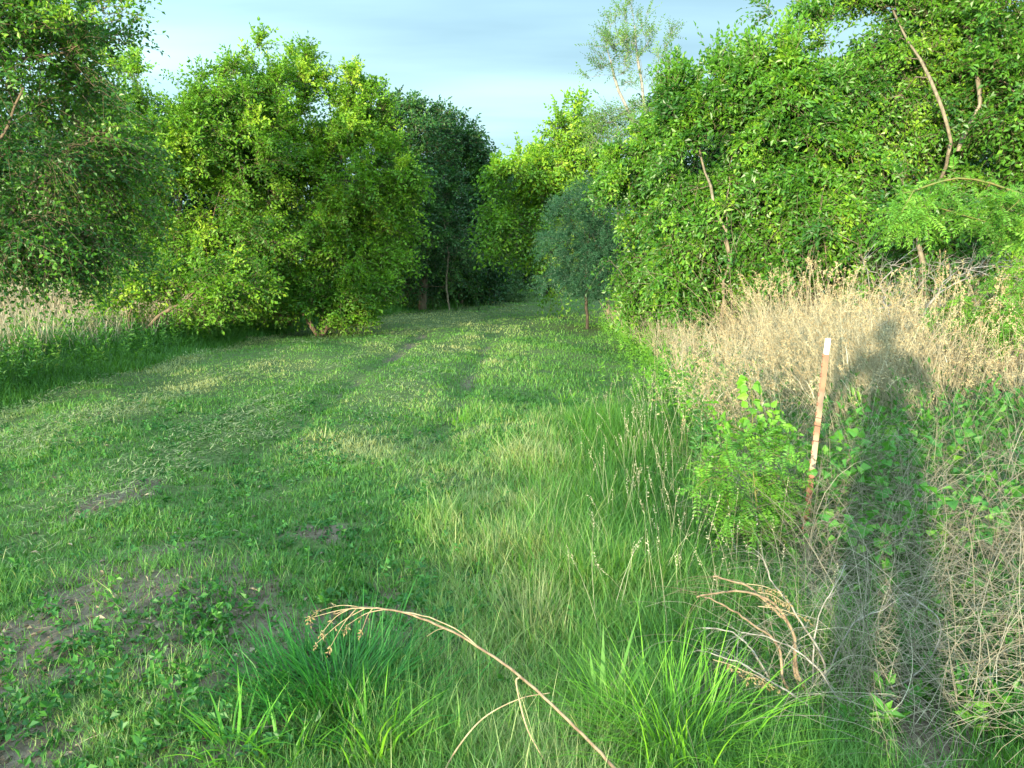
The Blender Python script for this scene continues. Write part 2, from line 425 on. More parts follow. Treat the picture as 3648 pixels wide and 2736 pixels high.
def mat_ground():
    m = bpy.data.materials.new('soil_and_thatch'); m.use_nodes = True; nt = m.node_tree; nt.nodes.clear()
    N = nt.nodes.new; L = nt.links.new
    out = N('ShaderNodeOutputMaterial'); bs = N('ShaderNodeBsdfPrincipled'); bs.inputs['Roughness'].default_value = 0.95
    bs.inputs['Specular IOR Level'].default_value = 0.15
    tc = N('ShaderNodeTexCoord')
    n1 = N('ShaderNodeTexNoise'); n1.inputs['Scale'].default_value = 1.1; n1.inputs['Detail'].default_value = 7; L(tc.outputs['Object'], n1.inputs['Vector'])
    n2 = N('ShaderNodeTexNoise'); n2.inputs['Scale'].default_value = 22; n2.inputs['Detail'].default_value = 8; n2.inputs['Roughness'].default_value = 0.7; L(tc.outputs['Object'], n2.inputs['Vector'])
    c1 = N('ShaderNodeValToRGB'); L(n2.outputs['Fac'], c1.inputs[0])
    c1.color_ramp.elements[0].position = 0.3; c1.color_ramp.elements[0].color = (0.07, 0.05, 0.035, 1)
    c1.color_ramp.elements[1].position = 0.72; c1.color_ramp.elements[1].color = (0.23, 0.185, 0.14, 1)
    c2 = N('ShaderNodeValToRGB'); L(n2.outputs['Fac'], c2.inputs[0])
    c2.color_ramp.elements[0].position = 0.3; c2.color_ramp.elements[0].color = (0.035, 0.07, 0.02, 1)
    c2.color_ramp.elements[1].position = 0.75; c2.color_ramp.elements[1].color = (0.15, 0.19, 0.07, 1)
    at_ = N('ShaderNodeAttribute'); at_.attribute_name = 'tint'
    mth = N('ShaderNodeMath'); mth.operation = 'ADD'; L(n1.outputs['Fac'], mth.inputs[0]); L(at_.outputs['Fac'], mth.inputs[1])
    st = N('ShaderNodeMapRange'); L(mth.outputs[0], st.inputs['Value']); st.inputs['From Min'].default_value = 0.75; st.inputs['From Max'].default_value = 1.05
    mx = N('ShaderNodeMix'); mx.data_type = 'RGBA'; L(st.outputs[0], mx.inputs['Factor']); L(c2.outputs[0], mx.inputs['A']); L(c1.outputs[0], mx.inputs['B'])
    L(mx.outputs['Result'], bs.inputs['Base Color'])
    bp = N('ShaderNodeBump'); bp.inputs['Strength'].default_value = 0.9; bp.inputs['Distance'].default_value = 0.03
    L(n2.outputs['Fac'], bp.inputs['Height']); L(bp.outputs[0], bs.inputs['Normal']); L(bs.outputs[0], out.inputs['Surface'])
    return m
M['ground'] = mat_ground()

def soil_amount(x, y):
    """how bare the ground is: patches near the camera on the left, and in the ruts"""
    x = np.asarray(x, float); y = np.asarray(y, float)
    a = .85*np.clip((fbm(x, y, 1.5, 21)-0.43+.20*np.clip((3.6-y)/1.0, 0, 1)*np.clip((-.7-x)/.5, 0, 1))/0.2, 0, 1)*np.clip((5.2-y)/1.6, 0, 1)*np.clip((0.1-x)/0.9, 0, 1)
    r = np.zeros_like(a)
    for off in (-0.55, -2.05):
        c = -0.1+off+0.02*(y-8)
        r = np.maximum(r, np.exp(-((x-c)/0.16)**2)*np.clip((y-6)/3, 0, 1)*np.clip((22-y)/5, 0, 1)*np.clip((noise2(x, y, 0.9, 5)-0.30)*3, 0, 1)*.6)
    b = np.clip((fbm(x, y, 1.1, 33)-0.62)/0.1, 0, 1)*0.8*np.clip((8-y)/3, 0, 1)
    return np.clip(np.maximum(np.maximum(a, r), b), 0, 1)

# ------------------------------------------------------------------ tree builder
def grow(stems, targets, rng, step=0.35, up=0.25, trunk_r=0.10, exp=2.3, tip=0.0035):
    """stems: polylines of the main trunks from the ground up; targets: points the twigs must reach.
    Returns node positions, parents, radii and which nodes are targets."""
    P = []; par = []; tgt = []; stemn = []
    for s in stems:
        s = spline(s, 5); s[2:] = s[2:]+np.cumsum(rng.normal(0, .022, s[2:].shape)*np.array((1, 1, .3)), 0); last = -1
        for q in s:
            P.append(q); par.append(last); last = len(P)-1; tgt.append(False); stemn.append(True)
    P = list(P)
    arr = np.zeros((len(P)+len(targets)*14+10, 3)); arr[:len(P)] = np.array(P); n = len(P)
    D = np.zeros_like(arr); usable = np.zeros(len(arr), bool)
    for i in range(n):
        D[i] = arr[i]-arr[par[i]] if par[i] >= 0 else np.array((0, 0, 1.0))
    for i in range(n):
        usable[i] = arr[i, 2] > 0.25*min(1.5, max(t[-1][2] for t in stems))
    D[:n] = nrm(D[:n])
    base = np.array([s[-1] for s in stems])
    dist = np.min(np.linalg.norm(targets[:, None]-arr[None, :n], axis=2), axis=1)
    for k in np.argsort(dist):
        a = targets[k]
        v = a-arr[:n]; dd = np.linalg.norm(v, axis=1)+1e-6
        cs = (v*D[:n]).sum(1)/dd
        below = np.clip(-(v[:, 2])/dd, 0, 1)
        cost = dd*(1+0.9*(1-cs)*0.5+0.6*below) + np.where(usable[:n], 0, 1e3)
        i = int(np.argmin(cost))
        L = dd[i]; m = int(min(12, max(1, round(L/step))))
        d0 = D[i]*0.5+nrm(v[i])*0.5
        last = i; p0 = arr[i].copy()
        for j in range(1, m+1):
            t = j/m
            q = (1-t)**2*p0 + 2*t*(1-t)*(p0+d0*L*0.45+np.array((0, 0, up*L*0.25))) + t*t*a
            if j < m: q = q+rng.normal(0, 0.03, 3)*min(1, L)
            arr[n] = q; par.append(last); D[n] = nrm(q-arr[last]); usable[n] = True
            tgt.append(j == m); stemn.append(False); last = n; n += 1
    P = arr[:n]; par = np.array(par); D = D[:n]
    acc = np.zeros(n); r = np.zeros(n)
    for i in range(n-1, -1, -1):
        if acc[i] == 0: acc[i] = tip**exp
        r[i] = acc[i]**(1/exp)
        if par[i] >= 0: acc[par[i]] += acc[i]
    # scale so that the foot has the wanted radius, but keep the tips thin
    foot = max(r[0], 1e-4)
    g = math.log(trunk_r/tip)/max(math.log(foot/tip), 1e-3)
    r = tip*(r/tip)**g
    return P, par, D, r, np.array(tgt)

def lobe_points(lobes, count, rng, shell=0.55):
    """lobes: (centre xyz, radii xyz, weight)"""
    wts = np.array([l[2]*(l[1][0]*l[1][1]*l[1][2])**0.66 for l in lobes]); wts = wts/wts.sum()
    idx = rng.choice(len(lobes), count, p=wts)
    v = nrm(rng.normal(0, 1, (count, 3)))
    rad = shell+(1-shell)*rng.random(count)**0.8
    rad = np.where(rng.random(count) < 0.25, rng.random(count)**0.5, rad)
    C = np.array([l[0] for l in lobes])[idx]; R = np.array([l[1] for l in lobes])[idx]
    return C+v*R*rad[:, None], nrm(v*np.array((1, 1, 0.8)))

def px_lobes(Y, items):
    """items: (px, py, rx, ry [, dY, depth, weight]) read off the photograph, set at distance Y + dY with a true depth"""
    out = []
    for it in items:
        px, py, rx_, ry_ = it[:4]
        dY = it[4] if len(it) > 4 else 0.0
        dep = it[5] if len(it) > 5 else None
        w = it[6] if len(it) > 6 else 1.0
        y = Y+dY; s = m_per_px(y)
        c = at(px, py, y); r = np.array((rx_*s, dep if dep else (rx_+ry_)*0.5*s, ry_*s))
        out.append((c, r, w))
    return out

NLEAF = [0]
def make_tree(name, label, cat, base, stems, lobes, seed, clusters=260, twigs=9, k=9, ll=0.075, lw=0.045, L=0.45,
              leaf='leaf_mid', bark='bark_brown', trunk_r=0.10, tint=0.5, droop=0.3, opposite=False, group=None,
              spread=0.9, up_bias=0.55, five=False, outward=0.7, upward=0.25, bare=0.0, tfn=None, step=0.35, jit=0.35, seg=2, shell=0.55, stemr=0.003, taper=0.0, twig_branches=True, gapmin=-.45, shoots=0, shootL=.8, fan=0):
    rng = rs(seed)
    t = thing(name, (base[0], base[1], float(gz(base[0], base[1]))), label, cat, group)
    T, Vd = lobe_points(lobes, int(clusters*1.25), rng, shell)
    q = T*(2*math.pi/(2.6*L+.35))*.62
    gap = np.sin(q[:, 0]+seed)+np.sin(q[:, 1]*1.1+seed*2.1)+np.sin(q[:, 2]*1.25+seed*.7)+np.sin(q[:, 0]*.63-q[:, 2]*.8)*.8
    T = T+Vd*gap[:, None]*.085*np.mean([min(l[1]) for l in lobes])*1.6
    keep = (T[:, 2] > 0.12) & (gap > gapmin)
    T = T[keep]; Vd = Vd[keep]
    stems = [[np.array(q, float) for q in s] for s in stems]
    P, par, D, r, tg = grow(stems, T, rng, step=step, trunk_r=trunk_r)
    wood = MB()
    e = np.where(par >= 0)[0]; pe = par[e]
    pd = D[pe].copy()
    root = par[pe] < 0
    big = r[e] > 0.02
    r0 = np.minimum(r[pe], r[e]*1.25)
    for msk, sides in ((big, 7), (~big, 4)):
        if msk.any():
            tubes(wood, P[pe][msk], P[e][msk], r0[msk], r[e][msk], pd[msk], D[e][msk], sides=sides)
    # leaf twigs grow at the targets and along the thin branches
    thin = np.where((r < 0.011) & (par >= 0))[0]
    src = np.concatenate([np.repeat(np.where(tg)[0], twigs), rng.choice(thin, min(len(thin)*3, twigs*clusters//5))]) if len(thin) else np.repeat(np.where(tg)[0], twigs)
    if bare > 0:
        src = src[rng.random(len(src)) > bare]
    n = len(src)
    cen = np.mean([l[0] for l in lobes], 0)
    out = nrm(P[src]-cen)
    d = nrm(out*outward+D[src]*0.5+rng.normal(0, 0.6, (n, 3))+np.array((0, 0, upward)))
    base_p = P[src]+rng.normal(0, 0.045, (n, 3))*(L/0.4)
    cl_t = rng.normal(0, 0.19, len(P))          # neighbouring twigs share a tone
    tt = tint+cl_t[src]+rng.normal(0, 0.05, n)
    if tfn is not None: tt = tt+tfn(base_p)
    crown = MB()
    sprays(crown, wood if twig_branches else None, base_p, d, L*rng.uniform(0.6, 1.25, n), k, ll, lw, np.clip(tt, 0, 1), rng, droop=droop, opposite=opposite,
           up_bias=up_bias, spread=spread, stem_r=stemr, seg=seg, five=five, jit=jit, taper=taper)
    if shoots:      # upright new growth along the top of the crown
        tn = np.where(tg)[0]; order = np.zeros(len(tn), bool)
        for i, a in enumerate(tn):
            near = np.hypot(P[tn, 0]-P[a, 0], P[tn, 1]-P[a, 1]) < .45
            order[i] = P[a, 2] >= P[tn[near], 2].max()-.12
        tp = tn[order]; tp = rng.choice(tp, shoots)
        sd_ = nrm(rng.normal(0, .22, (shoots, 3))+np.array((0, 0, 1.0))); sl = shootL*rng.uniform(.5, 1.2, shoots)
        sprays(crown, wood, P[tp], sd_, sl, 17, ll, lw, np.clip(tint+.1+rng.normal(0, .08, shoots), 0, 1), rng, droop=.08, stem_r=.004, seg=4, spread=spread, jit=jit)
        b2 = P[tp]+sd_*sl[:, None]*.35
        sprays(crown, wood, b2, nrm(sd_+rng.normal(0, .5, (shoots, 3))), sl*.5, 8, ll, lw, np.clip(tint+.1, 0, 1), rng, droop=.1, stem_r=.003, seg=2, spread=spread, jit=jit)
    if fan:         # thin secondary stems that weave along the front of the shrub and fork
        fb = np.stack([base[0]+rng.uniform(-.35, 1.3, fan), base[1]-rng.uniform(.5, 1.0, fan), rng.uniform(0, 1.2, fan)], -1)
        q0, q1 = strands(wood, fb, np.stack([rng.normal(-.08, .28, fan), rng.normal(-.05, .12, fan), np.ones(fan)], -1), rng.uniform(1.0, 2.0, fan), rng.uniform(.007, .013, fan), .35, .6, rng, seg=8, grav=-.1)
        j = np.repeat(np.arange(fan), 4); tt_ = rng.uniform(.35, 1, len(j))[:, None]
        strands(wood, fb[j]*(1-tt_)+q0[j]*tt_, q1[j]+rng.normal(0, .5, (len(j), 3)), rng.uniform(.3, .9, len(j)), .0045, .3, .6, rng, seg=6, grav=0)
    NLEAF[0] += n*k
    wood.build('trunk', M[bark], t, smooth=True)
    crown.build('crown', M[leaf], t)
    return t

def G(px, Y):
    """foot of a stem on the ground, in line with photo column px, Y metres away"""
    x = ray(px, 930)[0]*Y
    return np.array((x, Y, float(gz(x, Y))-0.05))

def hi(p, dx=0, dy=0, z=1.0):
    return np.array((p[0]+dx, p[1]+dy, z))

def build_trees():
    # 1. dark overhanging tree, close on the far left
    b = G(-260, 9.5)
    make_tree('elm_tree', 'dark overhanging tree in the upper left corner, sky showing through its thin top', 'tree', b,
        [[b, hi(b, .2, 0, 1.6), hi(b, .5, 0, 3.2), hi(b, 1.0, -.3, 5.0)], [hi(b, .1, 0, 1.0), hi(b, 0.9, -.4, 2.4), hi(b, 1.7, -.6, 3.4)]],
        px_lobes(9.5, [(90, 330, 330, 260), (60, 660, 330, 260, 0.5), (-200, 250, 350, 500, 0, 1.6), (250, 90, 190, 130, 0, 0.8, .5), (-20, 860, 240, 120), (300, 600, 200, 220, 1.5), (120, 30, 260, 140, .5, 1, .5), (60, 820, 260, 150, .3), (280, 850, 170, 110, .8), (200, 480, 240, 200, .8)]),
        101, shoots=30, clusters=390, twigs=15, k=11, ll=0.058, lw=0.034, L=0.5, leaf='leaf_mid', tint=0.36, gapmin=-1.2, droop=0.35, trunk_r=0.09)
    # 2. bright trees on the left
    b = G(640, 17.5)
    make_tree('elm_tree', 'broad yellow-green tree between the dark overhanging tree and the tall bright tree', 'tree', b,
        [[b, hi(b, -.1, 0, 1.2), hi(b, .1, .2, 3.2), hi(b, .2, .1, 5.2)], [hi(b, .15, .1, .0), hi(b, .5, 0, 1.5), hi(b, 1.0, 0, 3.2)]],
        px_lobes(17.5, [(650, 470, 220, 230, 0, 1.6), (800, 370, 190, 150), (560, 740, 250, 220), (800, 650, 220, 230, -.4), (500, 940, 190, 90), (740, 880, 190, 110, -.2), (870, 250, 70, 60, 0, .5, .5), (470, 400, 150, 160, .5, 1, .8), (420, 640, 160, 200, .8, 1)]),
        102, gapmin=-1.0, shootL=.55, shoots=60, clusters=310, twigs=17, k=11, ll=0.082, lw=0.046, L=0.5, leaf='leaf_bright', tint=0.5, droop=0.25, trunk_r=0.055, bark='bark_brown')
    b = G(965, 19.5)
    make_tree('elm_tree', 'tall bright green tree whose right side pokes leafy branches towards the mown track', 'tree', b,
        [[b, hi(b, .1, 0, 1.4), hi(b, .3, .2, 3.6), hi(b, .5, .1, 6.0)], [hi(b, .3, .1, .0), hi(b, .9, 0, 1.6), hi(b, 1.9, -.1, 3.2)]],
        px_lobes(18.8, [(1090, 390, 190, 170, 0, 1.5), (1000, 500, 240, 200), (1190, 560, 190, 200, -.2), (1240, 800, 180, 170, -.3), (1060, 820, 260, 170, -.4), (1370, 690, 120, 90, -.5, .8), (1440, 610, 70, 40, -.5, .5), (1300, 980, 110, 70, -.5, .8), (1420, 800, 60, 50, -.4, .4, .7), (1120, 270, 120, 70, 0, .6, .7), (1380, 910, 60, 50, -.5, .4, .7), (900, 700, 160, 200), (1290, 420, 90, 80)]),
        103, gapmin=-1.0, shootL=.55, shoots=80, clusters=380, twigs=17, k=11, ll=0.086, lw=0.048, L=0.5, leaf='leaf_bright', tint=0.55, droop=0.25, trunk_r=0.055, bark='bark_brown')
    b = G(430, 15.5)
    make_tree('sapling_bush', 'low pale green bush under the left trees, beside the tan grass of the field', 'bush', b,
        [[b, hi(b, .1, 0, .6), hi(b, .3, 0, 1.1)], [b, hi(b, .5, 0, .5), hi(b, 1.1, 0, .8)], [b, hi(b, -.3, 0, .4), hi(b, -.7, 0, .7)]],
        px_lobes(15.5, [(470, 1040, 150, 70, 0, .7), (650, 1060, 160, 60, 0, .7), (800, 1010, 120, 60, 0, .6), (560, 990, 90, 40, 0, .5)]),
        104, clusters=110, twigs=8, k=8, ll=0.085, lw=0.05, L=0.42, leaf='leaf_bright', tint=0.5, droop=0.2, trunk_r=0.016, bark='bark_brown')
    b = G(1130, 18.0)
    make_tree('sapling_bush', 'small leafy bush at the foot of the bright tree, just above the unmown verge', 'bush', b,
        [[b, hi(b, .1, 0, .5), hi(b, .2, 0, 1.0)], [b, hi(b, .4, 0, .5), hi(b, .9, 0, .8)], [b, hi(b, -.4, 0, .5), hi(b, -.8, 0, .7)]],
        px_lobes(18.0, [(1000, 1090, 110, 40, 0, .7), (1130, 1060, 130, 60, 0, .7), (1270, 1060, 100, 60, 0, .6), (1210, 1110, 90, 35, 0, .6)]),
        105, gapmin=-9, clusters=170, twigs=9, k=8, ll=0.085, lw=0.05, L=0.38, leaf='leaf_bright', tint=0.4, droop=0.2, trunk_r=0.03, bark='bark_brown')
    # 3. shaded trees at the end of the track
    b = G(1500, 27)
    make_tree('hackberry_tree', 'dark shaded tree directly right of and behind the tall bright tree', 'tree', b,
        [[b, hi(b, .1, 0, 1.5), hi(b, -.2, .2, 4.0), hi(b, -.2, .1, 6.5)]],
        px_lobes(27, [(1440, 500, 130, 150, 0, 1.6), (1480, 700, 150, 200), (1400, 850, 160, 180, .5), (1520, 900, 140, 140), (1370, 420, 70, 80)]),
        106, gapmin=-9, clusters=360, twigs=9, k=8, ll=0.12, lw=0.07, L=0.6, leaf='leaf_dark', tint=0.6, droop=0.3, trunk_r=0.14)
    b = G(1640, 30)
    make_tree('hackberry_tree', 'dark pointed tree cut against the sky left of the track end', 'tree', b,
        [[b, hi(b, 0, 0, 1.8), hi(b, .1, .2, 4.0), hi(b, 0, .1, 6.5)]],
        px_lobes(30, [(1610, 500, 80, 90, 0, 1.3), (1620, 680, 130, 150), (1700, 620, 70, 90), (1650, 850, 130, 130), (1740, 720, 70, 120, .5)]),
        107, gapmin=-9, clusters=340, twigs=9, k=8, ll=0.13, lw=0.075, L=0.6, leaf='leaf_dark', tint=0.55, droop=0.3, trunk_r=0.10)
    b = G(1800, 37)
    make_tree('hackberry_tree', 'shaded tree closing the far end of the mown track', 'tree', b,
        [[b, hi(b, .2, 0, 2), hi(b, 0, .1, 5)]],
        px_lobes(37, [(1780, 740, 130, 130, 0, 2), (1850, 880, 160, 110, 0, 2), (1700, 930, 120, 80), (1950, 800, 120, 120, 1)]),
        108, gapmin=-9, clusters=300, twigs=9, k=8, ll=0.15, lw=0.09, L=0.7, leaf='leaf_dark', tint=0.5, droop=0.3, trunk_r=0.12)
    b = G(1600, 26)
    make_tree('sapling_tree', 'slim sapling with a pale bare lower stem in front of the dark trees', 'tree', b,
        [[b, hi(b, -.05, 0, .9), hi(b, .02, 0, 1.8), hi(b, -.1, 0, 2.8)]],
        px_lobes(26, [(1600, 830, 70, 70, 0, .6), (1580, 740, 40, 60, 0, .4), (1650, 900, 60, 30, 0, .4)]),
        109, clusters=45, twigs=7, k=8, ll=0.11, lw=0.06, L=0.5, leaf='leaf_dark', tint=0.7, trunk_r=0.03, bark='bark_pale')
    b = G(1790, 33)
    make_tree('cedar_bush', 'pale feathery blue-green bush at the dark far end of the track', 'bush', b,
        [[b, hi(b, 0, 0, .6), hi(b, 0, 0, 1.2)]], px_lobes(33, [(1790, 970, 80, 70, 0, .8), (1850, 1020, 70, 40, 0, .6), (1760, 1030, 60, 30, 0, .6)]),
        128, clusters=150, twigs=10, k=16, ll=0.08, lw=0.022, L=0.4, leaf='leaf_gray', tint=0.3, trunk_r=0.04, opposite=True, twig_branches=False)
    b = G(1950, 39)
    make_tree('hackberry_bush', 'low dark bush closing the gap under the leaning yellow-green tree', 'bush', b,
        [[b, hi(b, 0, 0, .8), hi(b, 0, 0, 1.8)]], px_lobes(38, [(1950, 950, 160, 90, 0, 1.5), (2100, 980, 140, 80, 0, 1.5), (1830, 980, 100, 70, 0, 1.2)]),
        129, clusters=170, twigs=9, k=8, ll=0.16, lw=0.09, L=0.6, leaf='leaf_dark', tint=0.45, trunk_r=0.06)
    # 4. far sunlit tree above the gap
    b = G(1930, 50)
    make_tree('oak_tree', 'far sunlit tree top in the gap at the bottom of the sky', 'tree', b,
        [[b, hi(b, .1, 0, 3), hi(b, 0, 0, 7)]],
        px_lobes(50, [(1900, 640, 120, 80, 0, 3), (1990, 600, 90, 60, 0, 2), (1850, 720, 120, 90, 0, 2), (2080, 700, 160, 110, 0, 3)]),
        110, clusters=230, twigs=9, k=8, ll=0.22, lw=0.14, L=1.0, leaf='leaf_bright', tint=0.6, trunk_r=0.2)
    # 5. tree leaning over the track from the right
    b = G(2170, 24)
    make_tree('elm_tree', 'yellow-green tree leaning left over the end of the track with drooping branches', 'tree', b,
        [[b, hi(b, -.1, 0, 1.4), hi(b, -.6, -.1, 2.8), hi(b, -1.7, -.2, 3.9)], [hi(b, 0, 0, .8), hi(b, .2, 0, 2.6), hi(b, -.2, .1, 4.6), hi(b, -.9, 0, 6.2)]],
        px_lobes(23.5, [(1850, 640, 110, 70, -.3, .8), (1950, 740, 140, 100), (1790, 720, 70, 70, -.3, .5), (1930, 880, 100, 100, -.6, .7), (1880, 990, 80, 50, -.7, .5, .8), (1800, 800, 60, 70, -.5, .5, .7), (1860, 780, 100, 80, -.5, .7), (2050, 640, 120, 110), (1960, 1010, 60, 30, -.3, .4, .7), (2000, 470, 50, 40, 0, .5, .6), (1930, 440, 50, 25, 0, .3, .5), (2090, 480, 70, 80, 0, .8)]),
        111, shoots=50, gapmin=-.7, clusters=400, twigs=9, k=8, ll=0.12, lw=0.065, L=0.55, leaf='leaf_bright', tint=0.6, droop=0.6, trunk_r=0.05, bark='bark_pale')
    # 6. shaded feathery cedar at the right edge of the track
    b = G(2095, 19.5)
    make_tree('cedar_tree', 'small feathery blue-green cedar with a straight dark trunk at the right edge of the track', 'tree', b,
        [[b, hi(b, 0, 0, .9), hi(b, .03, 0, 2.0), hi(b, .15, 0, 3.3)]],
        px_lobes(19.5, [(2120, 760, 130, 100, 0, .9), (2080, 880, 150, 90, 0, .9), (2180, 920, 120, 100, 0, .9), (2080, 985, 140, 45, 0, .8), (2150, 1010, 120, 30, 0, .7), (2200, 680, 80, 70, 0, .7)]),
        112, clusters=330, twigs=12, k=16, ll=0.05, lw=0.014, L=0.34, leaf='leaf_cedar', tint=0.55, droop=0.25, trunk_r=0.038, opposite=True, bark='bark_dark', twig_branches=False, gapmin=-9)
    # 7. thin tall sapling against the sky
    b = G(2330, 17.5)
    make_tree('locust_tree', 'tall wispy tree with sparse feathery leaves standing up against the sky', 'tree', b,
        [[b, hi(b, 0, 0, 2), hi(b, -.1, 0, 4), hi(b, -.45, 0, 6.0), hi(b, -.62, 0, 7.2)], [hi(b, -.05, 0, 3.2), hi(b, .15, .1, 4.5), hi(b, .1, .1, 5.8)], [hi(b, -.1, 0, 3.8), hi(b, -.7, .1, 4.8), hi(b, -1.2, .1, 6.2)]],
        px_lobes(17.5, [(2200, 130, 80, 130, 0, .6), (2130, 260, 50, 120, 0, .5), (2290, 250, 90, 120, 0, .7), (2230, 380, 150, 90, 0, .9), (2340, 130, 60, 70, 0, .5, .4), (2150, 60, 60, 40, 0, .4, .4), (2190, 470, 130, 70, 0, .8), (2300, 420, 110, 90, 0, .8)]),
        113, clusters=190, twigs=5, k=14, ll=0.05, lw=0.02, L=0.34, leaf='leaf_wisp', tint=0.5, droop=0.1, trunk_r=0.03, opposite=True, bark='bark_gray', upward=0.6, bare=0.0)
    # 8. big shrubs of the right bank
    gl = dict(fan=16, shoots=90, shootL=.66, gapmin=-.85, leaf='leaf_mid', bark='bark_pale', droop=0.45, five=False, ll=0.085, lw=0.045, k=9, L=0.36, up_bias=0.35, spread=0.7)
    b = G(2400, 14.8)
    make_tree('privet_shrub', 'leafy shrub at the left end of the bright hedge, beside the blue-green cedar', 'shrub', b,
        [[b, hi(b, -.2, 0, 1.2), hi(b, -.5, 0, 2.6), hi(b, -.6, 0, 3.8)], [b, hi(b, .3, .2, 1.2), hi(b, .5, .3, 3.0), hi(b, .5, .3, 4.2)], [b, hi(b, -.5, -.2, .8), hi(b, -1.1, -.3, 1.6)]],
        px_lobes(14.8, [(2290, 590, 110, 100), (2390, 520, 110, 120), (2370, 660, 140, 160), (2360, 850, 120, 150), (2340, 1010, 120, 80, -.3), (2440, 700, 130, 200), (2420, 950, 160, 130, -.3), (2210, 640, 50, 50, 0, .5)]),
        114, clusters=277, twigs=14, trunk_r=0.028, tint=0.55, **gl)
    b = G(2570, 12.8)
    make_tree('privet_shrub', 'tall shrub with several pale bare stems showing through its leaves, middle of the right bank', 'shrub', b,
        [[b, hi(b, -.1, -.5, 1.0), hi(b, -.15, -.85, 1.8), hi(b, -.3, -.6, 2.5), hi(b, -.35, .2, 3.6)], [b, hi(b, .15, -.45, 1.0), hi(b, -.0, -.85, 1.9), hi(b, .1, -.5, 2.6), hi(b, .2, .2, 3.6)], [b, hi(b, -.7, -.4, .9), hi(b, -1.2, -.5, 1.5)], [b, hi(b, .4, .0, 1.2), hi(b, .7, 0, 2.8), hi(b, .8, 0, 4.0)]],
        px_lobes(12.9, [(2490, 350, 90, 90), (2590, 400, 150, 150), (2500, 560, 130, 150), (2650, 650, 150, 150), (2480, 800, 120, 170), (2640, 900, 160, 120, .1), (2540, 1020, 200, 80, -.1), (2680, 340, 80, 80)]),
        115, clusters=283, twigs=14, trunk_r=0.022, tint=0.5, **gl)
    b = G(2880, 12.4)
    make_tree('privet_shrub', 'dense glossy green shrub right of the pale stemmed one, above the dead grass', 'shrub', b,
        [[b, hi(b, 0, 0, 1.2), hi(b, -.2, 0, 2.8), hi(b, -.3, 0, 4.2)], [b, hi(b, .4, .1, 1.2), hi(b, .7, 0, 2.8), hi(b, .8, 0, 3.8)], [b, hi(b, -.5, -.2, 1.0), hi(b, -1.0, -.3, 2.2)]],
        px_lobes(12.4, [(2760, 320, 100, 80), (2860, 380, 120, 110), (2800, 480, 150, 150), (2950, 560, 160, 150), (2780, 700, 150, 150, -.2), (2930, 780, 170, 140, -.2), (2800, 920, 180, 110, -.2), (2980, 960, 160, 90, -.1)]),
        116, clusters=290, twigs=14, trunk_r=0.028, tint=0.5, **gl)
    b = G(3230, 12.8)
    make_tree('osage_tree', 'tallest tree on the right, forked pale trunk showing high up among the leaves', 'tree', b,
        [[b, hi(b, .1, 0, 1.6), hi(b, .12, -.4, 2.4), hi(b, .05, -1.15, 3.1), hi(b, -.15, -1.2, 3.9), hi(b, -.35, .1, 5.4)], [hi(b, .06, -1.13, 3.1), hi(b, .22, -1.15, 3.9), hi(b, .5, .1, 5.4)], [hi(b, .1, 0, 1.0), hi(b, .9, -.4, 2.4), hi(b, 1.2, -1.1, 3.2), hi(b, 1.5, -1.2, 3.9), hi(b, 1.7, .1, 5.2)]],
        px_lobes(12.8, [(3180, 130, 160, 130), (3040, 330, 140, 130), (3400, 100, 180, 150), (3330, 350, 170, 150, .3), (3120, 520, 150, 130, .1), (3000, 120, 90, 80), (3520, 330, 170, 200), (3330, 560, 200, 130), (3250, -120, 300, 170), (2920, 50, 80, 35, 0, .5, .8), (2800, 10, 60, 30, 0, .4, .6), (3540, 560, 160, 150)]),
        117, gapmin=-.9, shoots=70, shootL=.5, clusters=440, twigs=14, k=9, ll=0.08, lw=0.042, L=0.42, leaf='leaf_mid', bark='bark_pale', droop=0.3, trunk_r=0.028, tint=0.58, up_bias=0.4)
    b = G(3330, 10.6)
    make_tree('privet_shrub', 'dark leaved shrub under the tallest tree, behind the bare grey twigs', 'shrub', b,
        [[b, hi(b, 0, 0, 1.0), hi(b, -.2, 0, 2.0), hi(b, -.3, 0, 2.8)], [b, hi(b, .5, .1, 1.0), hi(b, .9, 0, 2.2)], [b, hi(b, -.5, 0, .9), hi(b, -1.0, 0, 1.8)]],
        px_lobes(10.8, [(3200, 720, 170, 120), (3380, 800, 170, 130), (3200, 900, 180, 100), (3400, 950, 170, 110), (3070, 820, 120, 100), (3560, 700, 150, 150, 0), (3600, 930, 150, 140), (3480, 1060, 200, 80)]),
        118, clusters=310, twigs=13, trunk_r=0.05, tint=0.42, leaf='leaf_mid', bark='bark_pale', droop=0.45, ll=0.078, lw=0.042, k=9, L=0.4, up_bias=0.35, spread=0.7)
    b = G(3800, 11.5)
    make_tree('elm_tree', 'leafy tree cut off by the right edge of the picture', 'tree', b,
        [[b, hi(b, 0, 0, 2.0), hi(b, -.3, 0, 4.0), hi(b, -.5, 0, 5.5)]],
        px_lobes(11.5, [(3640, 350, 140, 200), (3700, 80, 200, 200), (3700, 650, 160, 200), (3850, 300, 220, 400)]),
        119, clusters=330, twigs=8, trunk_r=0.12, tint=0.5, leaf='leaf_mid', ll=0.08, lw=0.045, L=0.42, droop=0.4)
    # 9. feathery mesquite branches reaching in from the right
    b = G(3950, 7.2)
